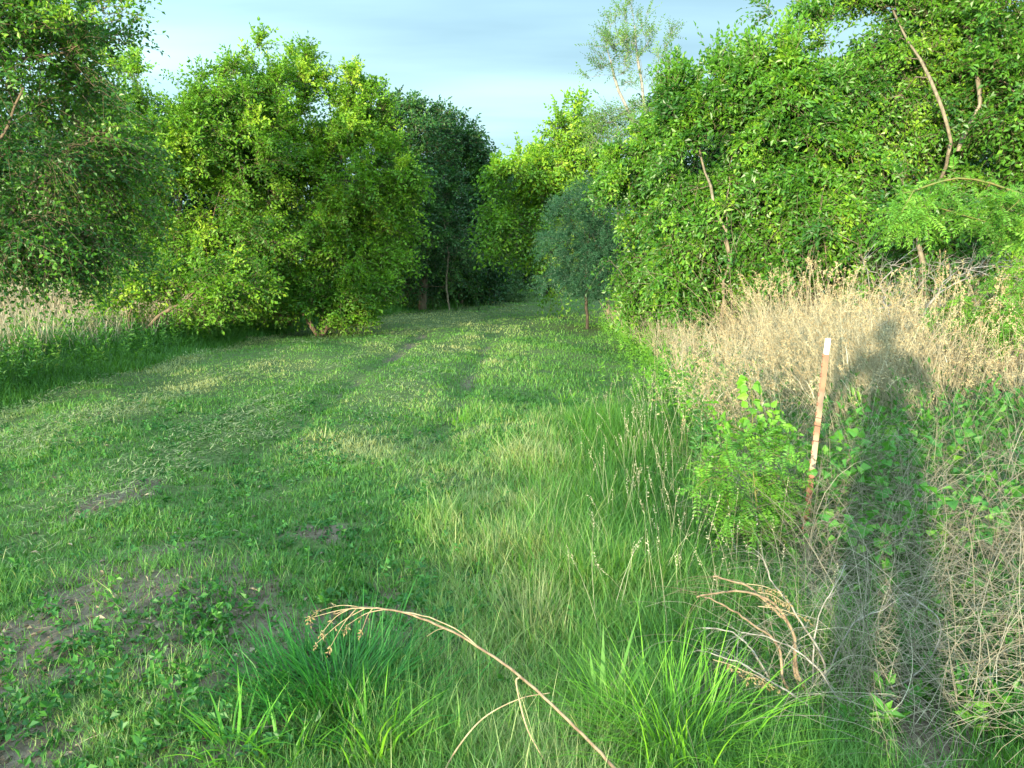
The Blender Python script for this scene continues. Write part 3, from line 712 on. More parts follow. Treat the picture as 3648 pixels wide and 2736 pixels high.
    make_tree('mesquite_tree', 'light feathery mesquite reaching in from the right edge above the dead grass', 'tree', b,
        [[b, hi(b, -.2, 0, 1.0), hi(b, -.5, 0, 1.9), hi(b, -1.3, 0, 2.3), hi(b, -2.0, 0, 2.15)], [hi(b, -.1, 0, .5), hi(b, -.7, -.1, 1.0), hi(b, -1.3, -.1, 1.25)]],
        px_lobes(7.2, [(3330, 780, 150, 50, 0, .35), (3500, 740, 150, 50, 0, .4), (3560, 840, 130, 50, 0, .35), (3450, 1110, 130, 50, 0, .3), (3600, 1120, 100, 70, 0, .4), (3220, 760, 60, 30, 0, .2, .7), (3620, 1000, 80, 50, 0, .3)]),
        120, clusters=120, twigs=6, k=26, ll=0.036, lw=0.012, L=0.20, leaf='leaf_locust', tint=0.62, droop=0.35, trunk_r=0.016, opposite=True, bark='stem_green', upward=0.0, outward=0.3, jit=0.15, up_bias=0.8, stemr=0.0015)
    # bare twiggy bush
    b = G(3230, 8.4)
    rng = rs(121)
    t = thing('bare_bush', b, 'bare grey twiggy bush standing among the dead grass below the tallest tree', 'bush')
    T, _ = lobe_points(px_lobes(8.4, [(3120, 960, 110, 90, 0, .4), (3280, 970, 130, 100, 0, .4), (3420, 960, 110, 80, 0, .4), (3200, 1080, 150, 70, 0, .4), (3560, 950, 90, 70, 0, .3)]), 130, rng, .2)
    P, par, D, r, tg = grow([[b, hi(b, -.1, 0, .5), hi(b, -.2, 0, .9)], [b, hi(b, .2, 0, .5), hi(b, .3, 0, 1.0)], [b, hi(b, .4, 0, .5), hi(b, .8, 0, .9)]], T, rng, step=.15, trunk_r=.018, tip=.0025)
    w = MB(); e = np.where(par >= 0)[0]; pe = par[e]
    tubes(w, P[pe], P[e], np.minimum(r[pe], r[e]*1.25), r[e], D[pe], D[e], sides=4)
    src = rng.choice(len(P), 260); strands(w, P[src], D[src]+rng.normal(0, .6, (260, 3)), rng.uniform(.1, .3, 260), .0018, .6, .5, rng, seg=4, grav=0)
    w.build('twigs', M['bark_gray'], t, smooth=True)
    # second rank of trees that shuts the view behind the right bank and behind the left clump
    back = [('darker tree behind the shrub beside the blue-green cedar', 2430, 20.5, [(2420, 480, 150, 120, 0, 1.5), (2620, 560, 180, 160, 0, 1.5), (2650, 850, 180, 160, 0, 1.5), (2400, 650, 170, 160, 0, 1.5), (2450, 850, 200, 180, 0, 1.5), (2300, 900, 140, 150, 0, 1.2)], 0.45),
            ('tree behind the dense glossy shrub, filling the gaps under its top', 2880, 17.5, [(2800, 450, 170, 170, 0, 1.5), (2950, 520, 170, 200, 0, 1.5), (2800, 800, 240, 180, 0, 1.5), (3050, 800, 200, 180, 0, 1.5)], 0.45),
            ('tree behind the tallest one, seen as a darker layer through its crown', 3420, 17, [(3150, 350, 180, 160, 0, 1.5), (3350, 300, 200, 250, 0, 1.5), (3550, 450, 200, 300, 0, 1.5), (3350, 700, 260, 200, 0, 1.5)], 0.45)]
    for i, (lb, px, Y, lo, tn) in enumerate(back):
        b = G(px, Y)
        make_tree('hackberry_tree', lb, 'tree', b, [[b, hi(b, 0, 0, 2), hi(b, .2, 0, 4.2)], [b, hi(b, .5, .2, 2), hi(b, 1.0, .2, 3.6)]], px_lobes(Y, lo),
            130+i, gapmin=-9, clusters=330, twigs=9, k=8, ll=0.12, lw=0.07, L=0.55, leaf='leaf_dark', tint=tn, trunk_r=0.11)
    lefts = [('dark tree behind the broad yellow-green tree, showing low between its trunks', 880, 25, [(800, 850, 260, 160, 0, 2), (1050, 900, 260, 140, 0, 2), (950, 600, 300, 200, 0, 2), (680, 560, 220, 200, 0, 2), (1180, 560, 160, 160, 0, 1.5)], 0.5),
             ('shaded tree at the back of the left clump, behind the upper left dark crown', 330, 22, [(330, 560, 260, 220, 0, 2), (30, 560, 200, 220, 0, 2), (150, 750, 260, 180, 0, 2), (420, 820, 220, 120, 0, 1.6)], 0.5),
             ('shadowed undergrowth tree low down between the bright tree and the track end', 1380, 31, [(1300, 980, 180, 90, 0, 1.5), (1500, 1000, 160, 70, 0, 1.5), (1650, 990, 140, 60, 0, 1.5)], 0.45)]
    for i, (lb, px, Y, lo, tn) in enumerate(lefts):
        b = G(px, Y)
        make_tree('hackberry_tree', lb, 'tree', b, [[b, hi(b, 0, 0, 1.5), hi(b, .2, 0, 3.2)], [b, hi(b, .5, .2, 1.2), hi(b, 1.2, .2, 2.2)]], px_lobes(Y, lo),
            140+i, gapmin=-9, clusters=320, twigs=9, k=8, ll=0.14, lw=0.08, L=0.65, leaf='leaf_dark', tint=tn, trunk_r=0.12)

def build_woodland():
    """the wood that closes the horizon all round the track: one far mass"""
    rng = rs(150); crown = MB(); wood = MB()
    C = []
    for i in range(56):
        px = rng.uniform(700, 5600); Y = rng.uniform(52, 78)
        top = rng.uniform(5.5, 8.5)
        if px < 1700: Y = rng.uniform(60, 85); top = rng.uniform(6, 8)
        x = ray(px, 930)[0]*Y
        for j in range(5):
            z = rng.uniform(0.8, top-1.2)
            C.append(((x+rng.normal(0, 1.6), Y+rng.normal(0, 1.2), z), (rng.uniform(1.8, 2.8), 1.8, rng.uniform(1.0, 1.8)), 1.0))
    for i in range(16):       # low line beyond the tan field on the left
        x = -110+i*5.5+rng.normal(0, 2); Y = rng.uniform(105, 120)
        C.append(((x, Y, 2.4), (4.5, 3, 2.6), 1.0))
    T, Vd = lobe_points(C, 6000, rng, .5)
    n = len(T)*3
    base = np.repeat(T, 3, 0)+rng.normal(0, .3, (n, 3))
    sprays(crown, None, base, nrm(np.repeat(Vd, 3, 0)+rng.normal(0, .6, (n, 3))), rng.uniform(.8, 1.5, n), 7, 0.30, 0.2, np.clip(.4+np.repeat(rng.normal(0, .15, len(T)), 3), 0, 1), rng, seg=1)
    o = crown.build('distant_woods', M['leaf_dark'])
    tag(o, 'hazy dark mass of woods closing the view beyond the trees', 'woods', kind='stuff')

# ------------------------------------------------------------------ ground
def build_ground():
    ys = np.concatenate([np.arange(-6, 2, .5), np.arange(2, 14, .09), np.arange(14, 40, .35), np.array([42, 46, 52, 60, 75, 100, 150, 250, 500, 1200, 2500])])
    ys = np.concatenate([np.array([-400, -60, -20]), ys])
    xs = np.concatenate([-np.array([2500, 900, 300, 120, 60, 35, 22]), np.arange(-16, -6, .4), np.arange(-6, 5.5, .09), np.arange(5.5, 15, .4), np.array([16, 22, 35, 60, 120, 300, 900, 2500])])
    X, Y = np.meshgrid(xs, ys)
    Z = gz(X, Y) + (noise2(X, Y, 9, 61)-.5)*.03*np.clip((14-Y)/4, 0, 1)
    nx, ny = len(xs), len(ys)
    V = np.stack([X, Y, Z], -1).reshape(-1, 3)
    i = np.arange(nx-1)[None]; j = np.arange(ny-1)[:, None]; b = j*nx+i
    F = np.stack([b, b+1, b+nx+1, b+nx], -1).reshape(-1, 4)
    mb = MB(); mb.add(V, f4=F, tint=soil_amount(X, Y).reshape(-1)*0.9)
    o = mb.build('ground', M['ground'], smooth=True); tag(o, 'bare brown soil under the grass of the mown track and its verges', 'ground', kind='structure')

def scatter(n, y0, y1, rng, xmin=None, xmax=None, wide=0.70):
    """points thinning with distance (even cover as seen from the track); y from y0 to y1"""
    u = rng.random(n)
    y = y0*(y1/y0)**u
    hw = 0.69*y+1.0
    x = rng.uniform(-1, 1, n)*hw
    return x, y

def build_grass():
    rng = rs(201)
    # --- mown strip
    mb = MB()
    def tufts(n, y0, y1, per, seg):
        x, y = scatter(n, y0, y1, rng)
        ok = (x > lx(y)-.3) & (x < rx(y)+.35+.2*noise2(y, y, 2, 9))
        sa = soil_amount(x, y)
        dens = 0.35+0.65*np.clip(fbm(x, y, 1.7, 41)*1.6-0.1, 0, 1)
        ok &= rng.random(n) < dens*(1-sa*0.93)
        x = x[ok]; y = y[ok]
        m = len(x)
        edge = np.clip(1-(rx(y)-x)/1.3, 0, 1)*np.clip((9-y)/4, 0, 1)
        mid = np.exp(-((x-0.15)/0.5)**2)*np.clip((10-y)/4, 0, 1)
        hn = fbm(x, y, 2.3, 51); 
        h = 0.035+0.05*hn+0.10*edge+0.05*mid*hn*2 + 0.05*np.clip(hn-.55, 0, 1)*4
        h = h*(0.75+0.35*np.clip((10-y)/6, 0, 1))*(1-.25*np.clip((-.6-x)/1.2, 0, 1))*(1-.35*np.clip((3.6-y)/.8, 0, 1)*np.clip((x+.2)/.4, 0, 1))
        w = np.maximum(0.0035, 0.0011*y)
        row = .5+.5*np.sin((x-lx(y)+.35*fbm(x*.5, y*.3, 1.0, 73))*4.4)
        dry = np.clip((fbm(x*0.8, y*0.45, .9, 71)-0.42)*4, 0, 1)*np.clip(.75-x*.35, .25, 1.3)+.75*row**3*np.clip((y-6)/4, 0, 1)*np.clip((.4-x)/1.5, 0, 1)*noise2(x, y*.4, 1.1, 75)
        X = np.repeat(x, per)+rng.normal(0, .02+.003*np.repeat(y, per)); Y = np.repeat(y, per)+rng.normal(0, .02+.003*np.repeat(y, per))
        N = m*per
        hh = np.repeat(h, per)*rng.uniform(.6, 1.5, N)
        tall = rng.random(N) < .04; hh = np.where(tall, hh*1.8, hh)
        tint = np.repeat(.42+.16*np.clip((y-14)/8, 0, 1)+.25*(hn-.5)+.10*mid+0.42*dry, per)+np.where(rng.random(N) < .05*np.clip(6/np.repeat(y, per), 0, 1), .45, 0)+rng.normal(0, .13, N)*np.clip(9/np.repeat(y, per), .35, 1)  # tint rises with distance: sunlit look of the far track put into colour
        P = np.stack([X, Y, gz(X, Y)-.008], -1)
        blades(mb, P, hh, np.repeat(w, per)*rng.uniform(.7, 1.3, N), rng.uniform(.05, .6, N), rng.uniform(.2, 1.3, N), rng.uniform(0, 6.283, N), tint, seg=seg, rng=rng)
    tufts(66000, 1.7, 7.5, 6, 3)
    tufts(43000, 7.5, 18, 5, 2)
    tufts(30000, 18, 45, 4, 2)
    o = mb.build('mown_grass', M['grass']); tag(o, 'short mown grass covering the track from the foreground to the trees', 'grass', kind='stuff')
    # --- pale clippings lying in loose swaths
    mb = MB(); n = 150000
    x, y = scatter(n, 3.2, 30, rng)
    s = (x-lx(y))/(rx(y)-lx(y))
    band = np.clip(np.sin((x-lx(y)+.35*fbm(x*.5, y*.3, 1.0, 73))*4.4)*.7+.2+(fbm(x, y, .8, 81)-.5)*2.2, 0, 1)
    ok = (s > .02) & (s < .62) & (rng.random(n) < band*np.clip((y-4)/4, 0.12, 1)*np.clip((.66-s)*6, 0, 1))
    x = x[ok]; y = y[ok]; m = len(x)
    P = np.stack([x, y, gz(x, y)+rng.uniform(.035, .085, m)], -1)
    az = rng.normal(.3, 1.6, m)
    blades(mb, P, rng.uniform(.04, .10, m), np.maximum(.0035, .0014*y), rng.uniform(1.2, 1.5, m), rng.uniform(0, .5, m), az, np.clip(rng.normal(.38, .2, m)*np.clip(9/y, .6, 1)+.05, 0, 1), seg=2, rng=rng)
    o = mb.build('grass_clippings', M['clipping']); tag(o, 'pale dried clippings lying in loose rows over the mown track', 'clippings', kind='stuff')
    # --- unmown verge on the left
    mb = MB(); n = 90000
    u = rng.random(n); y = 8.0*(40/8.0)**u; off = rng.random(n)**1.3*(2.2+.12*y); x = lx(y)-off+rng.normal(0, .12, n)
    ok = noise2(x, y, 1.3, 91) > .12
    x = x[ok]; y = y[ok]; m = len(x); off = off[ok]
    h = (0.10+.26*np.clip(off/1.4, 0, 1))*(0.2+1.6*fbm(x, y, 1.4, 95))*rng.uniform(.6, 1.25, m)
    blades(mb, np.stack([x, y, gz(x, y)-.01], -1), h, np.maximum(.006, .0011*y), rng.uniform(0, .35, m), rng.uniform(.2, 1.3, m), rng.uniform(0, 6.283, m), .33+.25*(fbm(x, y, .9, 97)-.5)+rng.normal(0, .12, m), seg=3, rng=rng)
    n = 1500; y = 8*(30/8.)**rng.random(n); x = lx(y)-.35-rng.random(n)*3
    sprays(mb, mb, np.stack([x, y, gz(x, y)], -1), nrm(np.stack([rng.normal(0, .35, n), rng.normal(0, .35, n), np.ones(n)], -1)), rng.uniform(.25, .7, n), 14, .07, .028, rng.normal(.45, .15, n).clip(0, 1), rng, droop=.1, stem_r=.003, seg=2, up_bias=.3)
    o = mb.build('verge_grass', M['grass_tall']); tag(o, 'long dark green grass of the unmown verge along the left side of the track', 'grass', kind='stuff')
    # --- tan field beyond the verge
    mb = MB(); n = 52000
    u = rng.random(n); y = 11*(75/11)**u; x = lx(y)-1.2-rng.random(n)*(3+.8*y)
    ok = rng.random(n) < np.clip((-(x-lx(y))-.9)/1.5+.2, 0, 1)
    x = x[ok]; y = y[ok]; m = len(x)
    blades(mb, np.stack([x, y, gz(x, y)], -1), rng.uniform(.35, .8, m), np.maximum(.006, .0012*y), rng.uniform(0, .3, m), rng.uniform(.1, .8, m), rng.uniform(0, 6.283, m), np.clip(rng.normal(.45, .2, m), 0, 1), seg=2, rng=rng)
    o = mb.build('field_grass', M['straw']); tag(o, 'tan dry grass of the open field beyond the left verge, under the dark tree', 'grass', kind='stuff')
    # --- green stuff under the dead stand on the right bank
    mb = MB(); n = 120000
    x, y = scatter(int(n*2.4), 1.8, 17, rng); k_ = (x > rx(y)+.0)&(x < rx(y)+9); x = x[k_]; y = y[k_]
    k_ = rng.random(len(x)) > .92*np.exp(-((x-1.0)/.62)**4-((y-2.6)/.62)**4)+.8*np.exp(-((x-1.5)/.22)**4-((y-4.0)/.5)**4); x = x[k_]; y = y[k_]; m = len(x)
    off = x-rx(y)
    near = np.clip((6.5-y)/2.5, 0, 1)
    h = (0.16+.25*np.clip(off/1.0, 0, 1))*(.5+1.0*fbm(x, y, 1.1, 105))*rng.uniform(.5, 1.35, m)*(1-.62*np.clip((4.9-y)/.8, 0, 1))
    blades(mb, np.stack([x, y, gz(x, y)-.01], -1), h, np.maximum(.0045, .001*y), rng.uniform(0, .35, m), rng.uniform(.2, 1.5, m), rng.uniform(0, 6.283, m), .42+.3*(fbm(x, y, .9, 107)-.5)+rng.normal(0, .15, m), seg=3, rng=rng)
    # long soft blades along the right edge of the mown strip
    n = 13000; y = rng.uniform(3.7, 8.0, n); x = rx(y)-.55+rng.normal(0, .28, n)+.15
    blades(mb, np.stack([x, y, gz(x, y)-.01], -1), rng.uniform(.12, .36, n), .0055, rng.uniform(0, .35, n), rng.uniform(.3, 1.5, n), rng.uniform(0, 6.283, n), rng.normal(.5, .15, n), seg=4, rng=rng)
    o = mb.build('bank_grass', M['grass_tall']); tag(o, 'long green grass growing up through the dead stems on the right bank', 'grass', kind='stuff')

def build_dead_grass():
    rng = rs(301)
    # upright sunlit stand, about 1.2 m high
    mb = MB(); sd = MB(); n = 12500
    y = rng.uniform(5.4, 12.0, n); x0 = rx(y)+.12; x = x0+rng.random(n)*6.0
    cx = np.round(x*1.6)/1.6; cy_ = np.round(y*1.6)/1.6
    jx = _hash(cx*10, cy_*10, 3)-.5; jy = _hash(cx*10, cy_*10, 4)-.5
    x = x*.45+(cx+jx*.5)*.55; y = y*.45+(cy_+jy*.5)*.55
    dens = np.clip((x-rx(y)+.05)/.8, .08, 1)*np.clip((y-5.0)/1.6, .1, 1)*(0.35+.65*(noise2(x, y, .7, 8) > .28))
    ok = rng.random(n) < dens; x = x[ok]; y = y[ok]; m = len(x)
    off = x-rx(y)
    h = (0.55+.62*np.clip(off/1.5, 0, 1))*rng.uniform(.62, 1.12, m)*(.8+.35*noise2(x, y, .8, 77))
    P = np.stack([x, y, gz(x, y)], -1)
    lean = np.stack([(noise2(x, y, .9, 12)-.6)*.9, (noise2(x, y, .9, 13)-.5)*.6, np.ones(m)], -1)+rng.normal(0, .15, (m, 3))
    tip, d = strands(mb, P, lean, h, np.maximum(.0016, .00028*y)*rng.uniform(.8, 1.7, m), .13, np.clip(rng.normal(.5, .2, m)+(noise2(x, y, 1.6, 17)-.5)*.7, 0, 1), rng, seg=5, grav=.9)
    n3 = 2600; y3 = rng.uniform(11, 20, n3); x3 = rx(y3)+.15+rng.random(n3)**1.2*2.4
    strands(mb, np.stack([x3, y3, gz(x3, y3)], -1), np.stack([rng.normal(-.1, .25, n3), rng.normal(0, .2, n3), np.ones(n3)], -1), rng.uniform(.35, .85, n3), .00030*y3, .15, np.clip(rng.normal(.5, .2, n3), 0, 1), rng, seg=4, grav=.7)
    n2 = 230; y2 = rng.uniform(6.6, 10.5, n2); x2 = rx(y2)+.9+rng.random(n2)*5
    tip2, d2 = strands(mb, np.stack([x2, y2, gz(x2, y2)], -1), np.stack([rng.normal(-.1, .18, n2), rng.normal(0, .15, n2), np.ones(n2)], -1), rng.uniform(1.15, 1.6, n2), .0032, .14, rng.normal(.6, .15, n2).clip(0, 1), rng, seg=6, grav=.5)
    for q in (.0, .06, .12, .18, .24):
        sprays(sd, mb, tip2-d2*q, nrm(d2+rng.normal(0, .35, d2.shape)), rng.uniform(.06, .14, n2), 8, .020, .010, .6, rng, droop=.3, stem_r=.0014, seg=2, spread=.5)
    # side twigs with dry seed heads at the top
    k = rng.random(m) < .55
    tb = np.repeat(tip[k], 3, 0); td = nrm(np.repeat(d[k], 3, 0)+rng.normal(0, .35, (k.sum()*3, 3)))
    tb = tb-np.repeat(d[k], 3, 0)*rng.uniform(0, .18, (len(tb), 1))
    sprays(sd, mb, tb, td, rng.uniform(.06, .17, len(tb)), 7, .018, .009, rng.normal(.55, .15, len(tb)).clip(0, 1), rng, droop=.3, stem_r=.0012, seg=2, spread=.5)
    # papery leaves clinging to the stalks
    k = rng.choice(m, 9000); tt = rng.random(9000)*.8
    q = P[k]+(tip[k]-P[k])*tt[:, None]
    blades(mb, q, rng.uniform(.08, .25, 9000), .006, rng.uniform(.3, 1.3, 9000), rng.uniform(.3, 1.8, 9000), rng.uniform(0, 6.283, 9000), rng.normal(.6, .2, 9000), seg=3, rng=rng)
    # leaning bundles pushed over towards the left
    n = 900; y = rng.uniform(6.4, 8.6, n); x = rx(y)+1.3+rng.random(n)*1.1
    strands(mb, np.stack([x, y, gz(x, y)], -1), np.stack([rng.normal(-.35, .2, n), rng.normal(-.1, .2, n), np.ones(n)], -1), rng.uniform(.8, 1.25, n), .0022, .12, rng.normal(.65, .15, n).clip(0, 1), rng, seg=5, grav=.5)
    o = mb.build('dead_grass', M['straw']); tag(o, 'tall stand of dead straw-coloured grass, sunlit, covering the right bank', 'dead grass', kind='stuff')
    o2 = sd.build('seed_heads', M['seed']); tag(o2, 'dry brown seed heads at the tips of the dead grass', 'seed heads', kind='stuff')
    # fallen fine tangle in the near right corner
    mb = MB(); n = 15000
    y = 2.2+rng.random(n)**.8*4.2; x = rx(y)+.30+rng.random(n)**.95*3.3
    k = noise2(x, y, 1.2, 15) > .25; x = x[k]; y = y[k]; n = len(x)
    z = gz(x, y)+rng.random(n)**1.3*.34*np.clip((x-rx(y))/1.0, .15, 1)
    D = np.stack([rng.normal(-.3, 1.0, n), rng.normal(0, .9, n), rng.normal(.35, .6, n)], -1)
    strands(mb, np.stack([x, y, z], -1), D, rng.uniform(.25, .75, n), rng.uniform(.0007, .0014, n), .6, rng.normal(.5, .2, n).clip(0, 1), rng, seg=7, grav=1.2)
    n = 2200; y = rng.uniform(2.5, 6.0, n); x = rx(y)+.45+rng.random(n)*3.0
    strands(mb, np.stack([x, y, gz(x, y)], -1), np.stack([rng.normal(-.1, .45, n), rng.normal(-.05, .4, n), np.ones(n)], -1), rng.uniform(.35, .85, n), rng.uniform(.0012, .0024, n), .5, rng.normal(.5, .2, n).clip(0, 1), rng, seg=7, grav=1.4)
    n = 90; y = rng.uniform(2.5, 4.6, n); x = rx(y)+.45+rng.random(n)*1.9
    strands(mb, np.stack([x, y, gz(x, y)], -1), np.stack([rng.normal(-.15, .35, n), rng.normal(-.05, .2, n), np.ones(n)], -1), rng.uniform(.5, .95, n), rng.uniform(.0014, .0024, n), .22, rng.normal(.45, .2, n).clip(0, 1), rng, seg=10, grav=.9)
    o = mb.build('fallen_dead_grass', M['straw_gray']); tag(o, 'tangle of thin greyish dead stems lying over the green in the near right corner', 'dead grass', kind='stuff')
    # sparse dry stalks with slim heads among the green at the edge
    mb = MB(); n = 260; y = rng.uniform(3.2, 8.5, n); x = rx(y)-.15+rng.normal(0, .28, n)
    tip, d = strands(mb, np.stack([x, y, gz(x, y)], -1), np.stack([rng.normal(-.05, .18, n), rng.normal(0, .15, n), np.ones(n)], -1), rng.uniform(.25, .5, n), .0012, .12, rng.normal(.75, .15, n).clip(0, 1), rng, seg=4, grav=.4)
    sprays(mb, None, tip-d*.06, d, .07, 9, .010, .004, .8, rng, droop=0, seg=1, spread=.3)
    o = mb.build('grass_stalks', M['straw']); tag(o, 'sparse upright pale grass stalks along the edge of the mown grass', 'grass', kind='stuff')

def build_weeds():
    rng = rs(401)
    # broad-leaved weeds creeping over the bare soil, lower left, and everywhere thinly
    mb = MB(); st = MB(); n = 5200
    x, y = scatter(n*3, 2.2, 9.5, rng); pr = np.where(x < .2, .6*np.clip(fbm(x, y, 1.3, 31)*2.6-.85, 0, 1), .10)
    k = (x > lx(y)) & (x < rx(y)) & (rng.random(len(x)) < pr); x = x[k]; y = y[k]; m = len(x)
    d = nrm(np.stack([rng.normal(0, 1, m), rng.normal(0, 1, m), np.abs(rng.normal(.5, .4, m))], -1))
    sprays(mb, mb, np.stack([x, y, gz(x, y)], -1), d, rng.uniform(.06, .18, m), 9, .034, .021, rng.normal(.22, .16, m).clip(0, 1), rng, droop=.2, stem_r=.0012, seg=2, up_bias=.6)
    o = mb.build('low_weeds', M['weed']); tag(o, 'low leafy weeds creeping over the bare soil in the lower left foreground', 'weeds', kind='stuff')
    # bank weeds: upright leafy stems
    mb = MB(); n = 2600
    x, y = scatter(n*3, 2.4, 15, rng); k = (x > rx(y)+.1)&(x < rx(y)+4.5)&(noise2(x, y, 1.1, 35) > .42)&(rng.random(len(x)) > .88*np.exp(-((x-1.0)/.62)**4-((y-2.6)/.62)**4)+.85*np.exp(-((x-1.5)/.22)**4-((y-4.0)/.5)**4)); x = x[k]; y = y[k]; m = len(x)
    d = nrm(np.stack([rng.normal(0, .35, m), rng.normal(0, .35, m), np.ones(m)], -1))
    hh = rng.uniform(.25, .6, m)*np.clip(.6+(x-rx(y))*.4, .6, 1.3)*(1-.68*np.clip((4.9-y)/.8, 0, 1))
    sprays(mb, mb, np.stack([x, y, gz(x, y)], -1), d, hh, 16, .055, .022, rng.normal(.5, .15, m).clip(0, 1), rng, droop=.08, stem_r=.0025, seg=3, up_bias=.3)
    n = 420; y = rng.uniform(5.6, 7.6, n); x = rx(y)+.2+rng.random(n)*5
    sprays(mb, mb, np.stack([x, y, gz(x, y)], -1), nrm(np.stack([rng.normal(0, .3, n), rng.normal(0, .3, n), np.ones(n)], -1)), rng.uniform(.3, .75, n), 20, .06, .022, rng.normal(.6, .15, n).clip(0, 1), rng, droop=.05, stem_r=.003, seg=3, up_bias=.3)
    # heart-leaved vine patch
    n = 1000; y = rng.uniform(3.6, 6.6, n); x = rx(y)+.75+rng.random(n)*2.6
    z = gz(x, y)+rng.random(n)*.42
    d = nrm(np.stack([rng.normal(0, 1, n), rng.normal(-.2, .7, n), rng.normal(.5, .4, n)], -1))
    sprays(mb, mb, np.stack([x, y, z], -1), d, rng.uniform(.2, .5, n), 7, .055, .048, rng.normal(.6, .12, n).clip(0, 1), rng, droop=.35, stem_r=.0014, seg=3, up_bias=.55, five=True)
    o = mb.build('bank_weeds', M['weed']); tag(o, 'leafy green weeds and vines growing among the dead grass on the right bank', 'weeds', kind='stuff')
    # yellow-green herbs where the mown strip meets the bank, further off
    mb = MB(); n = 1300; y = rng.uniform(6.8, 20, n); x = rx(y)+.25+rng.normal(0, .3, n)+rng.random(n)**2*1.2
    d = nrm(np.stack([rng.normal(0, .3, n), rng.normal(0, .3, n), np.ones(n)], -1))
    sprays(mb, mb, np.stack([x, y, gz(x, y)], -1), d, rng.uniform(.25, .6, n), 16, .06, .018, rng.normal(.55, .12, n).clip(0, 1), rng, droop=.05, stem_r=.002, seg=2, up_bias=.3)
    o = mb.build('edge_herbs', M['leaf_locust']); tag(o, 'yellow-green herbs along the foot of the right bank', 'weeds', kind='stuff')

def build_litter():
    rng = rs(451); mb = MB(); n = 8000
    x, y = scatter(n, 2.2, 9, rng); k = rng.random(n) < .15+.85*soil_amount(x, y); x = x[k]; y = y[k]; m = len(x)
    P = np.stack([x, y, gz(x, y)+rng.uniform(.004, .02, m)], -1)
    leaves(mb, P, nrm(np.stack([rng.normal(0, 1, m), rng.normal(0, 1, m), rng.normal(0, .2, m)], -1)), nrm(rng.normal(0, .35, (m, 3))+np.array((0, 0, 1.0))), rng.uniform(.012, .05, m), rng.uniform(.006, .025, m), rng.random(m), fold=.4)
    k = rng.choice(m, m//2); strands(mb, P[k], rng.normal(0, 1, (len(k), 3))*np.array((1, 1, .12)), rng.uniform(.04, .16, len(k)), .0011, .5, rng.random(len(k)), rng, seg=4, grav=.2)
    # soil crumbs
    n = 9000; x, y = scatter(n, 2.2, 6, rng); k = rng.random(n) < soil_amount(x, y); x = x[k]; y = y[k]; m = len(x); r = rng.uniform(.003, .012, m)*(.5+rng.random(m))
    c = np.stack([x, y, gz(x, y)+.002], -1); o = np.array([(1, 0, 0), (0, 1, 0), (-1, 0, 0), (0, -1, 0), (0, 0, 1), (0, 0, -1)], float)
    V = c[:, None]+o[None]*r[:, None, None]*rng.uniform(.6, 1.2, (m, 6, 1)); f = np.array([[0, 1, 4], [1, 2, 4], [2, 3, 4], [3, 0, 4], [1, 0, 5], [2, 1, 5], [3, 2, 5], [0, 3, 5]])
    mb.add(V.reshape(-1, 3), f3=((np.arange(m)*6)[:, None, None]+f[None]).reshape(-1, 3), tint=np.repeat(rng.uniform(0, .35, m), 6))
    o = mb.build('leaf_litter', M['litter']); tag(o, 'dead leaf bits, twigs and soil crumbs scattered on the bare ground', 'litter', kind='stuff')

def build_tufts():
    rng = rs(501)
    def tuft(name, label, cat, c, n, h, w, mat, spread, tint, lean=(.05, .7), bend=(.3, 1.3), seg=5):
        x = c[0]+rng.normal(0, spread, n); y = c[1]+rng.normal(0, spread, n)
        P = np.stack([x, y, gz(x, y)-.01], -1)
        out = np.arctan2(y-c[1], x-c[0])+rng.normal(0, .5, n)
        mb = MB(); blades(mb, P, h*rng.uniform(.5, 1.1, n), w*rng.uniform(.7, 1.2, n), rng.uniform(*lean, n), rng.uniform(*bend, n), out, rng.normal(tint, .15, n), seg=seg, rng=rng)
        o = mb.build(name, M[mat]); tag(o, label, cat)
    def gp(px, py):   # ground point seen at a pixel
        r_ = ray(px, py); t = -CAM_H/r_[2]; return (r_[0]*t, t)
    tuft('sedge_tuft', 'lime green tuft of arching sedge at the bottom edge, right of the arched stem', 'grass tuft', (0.54, 2.5), 430, .46, .006, 'grass_lime', .11, .45, lean=(.1, .8), bend=(.5, 1.7))
    tuft('grass_tuft', 'big dark green grass tuft below the head of the arched dry stem', 'grass tuft', gp(1220, 2480), 800, .33, .0065, 'grass_deep', .15, .5, lean=(.05, .9), bend=(.3, 1.6))
    tuft('grass_tuft', 'small tuft of broad light green blades at the bottom edge, below the dark tuft', 'grass tuft', gp(1330, 2680), 46, .30, .011, 'grass_lime', .045, .4)
    tuft('grass_tuft', 'small tuft of broad blades at the bottom edge, furthest left of the tufts', 'grass tuft', gp(830, 2700), 34, .24, .011, 'grass_lime', .05, .3, lean=(.2, .8))
    tuft('grass_tuft', 'short light green tuft at the bottom edge between the two other broad bladed tufts', 'grass tuft', gp(1010, 2730), 28, .22, .010, 'grass_lime', .04, .35)
    tuft('broad_grass', 'clump of very wide green blades standing just left of the lime green sedge', 'grass tuft', (0.31, 2.62), 9, .42, .030, 'grass', .03, .55, lean=(.0, .2), bend=(.1, .6))
    tuft('grass_tuft', 'wispy pale grass tuft right of the middle of the arched dry stem', 'grass tuft', gp(1900, 2230), 260, .30, .0020, 'clipping', .07, .35, lean=(0, .5), bend=(.2, .9))
    tuft('grass_tuft', 'fresh bright grass tuft standing in the middle of the track beside the left wheel rut', 'grass tuft', gp(1640, 1480), 60, .16, .011, 'grass_lime', .10, .35)
    tuft('grass_tuft', 'bright leafy tuft on the track below the far end of the right wheel rut', 'grass tuft', gp(2020, 1420), 40, .16, .012, 'grass_lime', .07, .5)

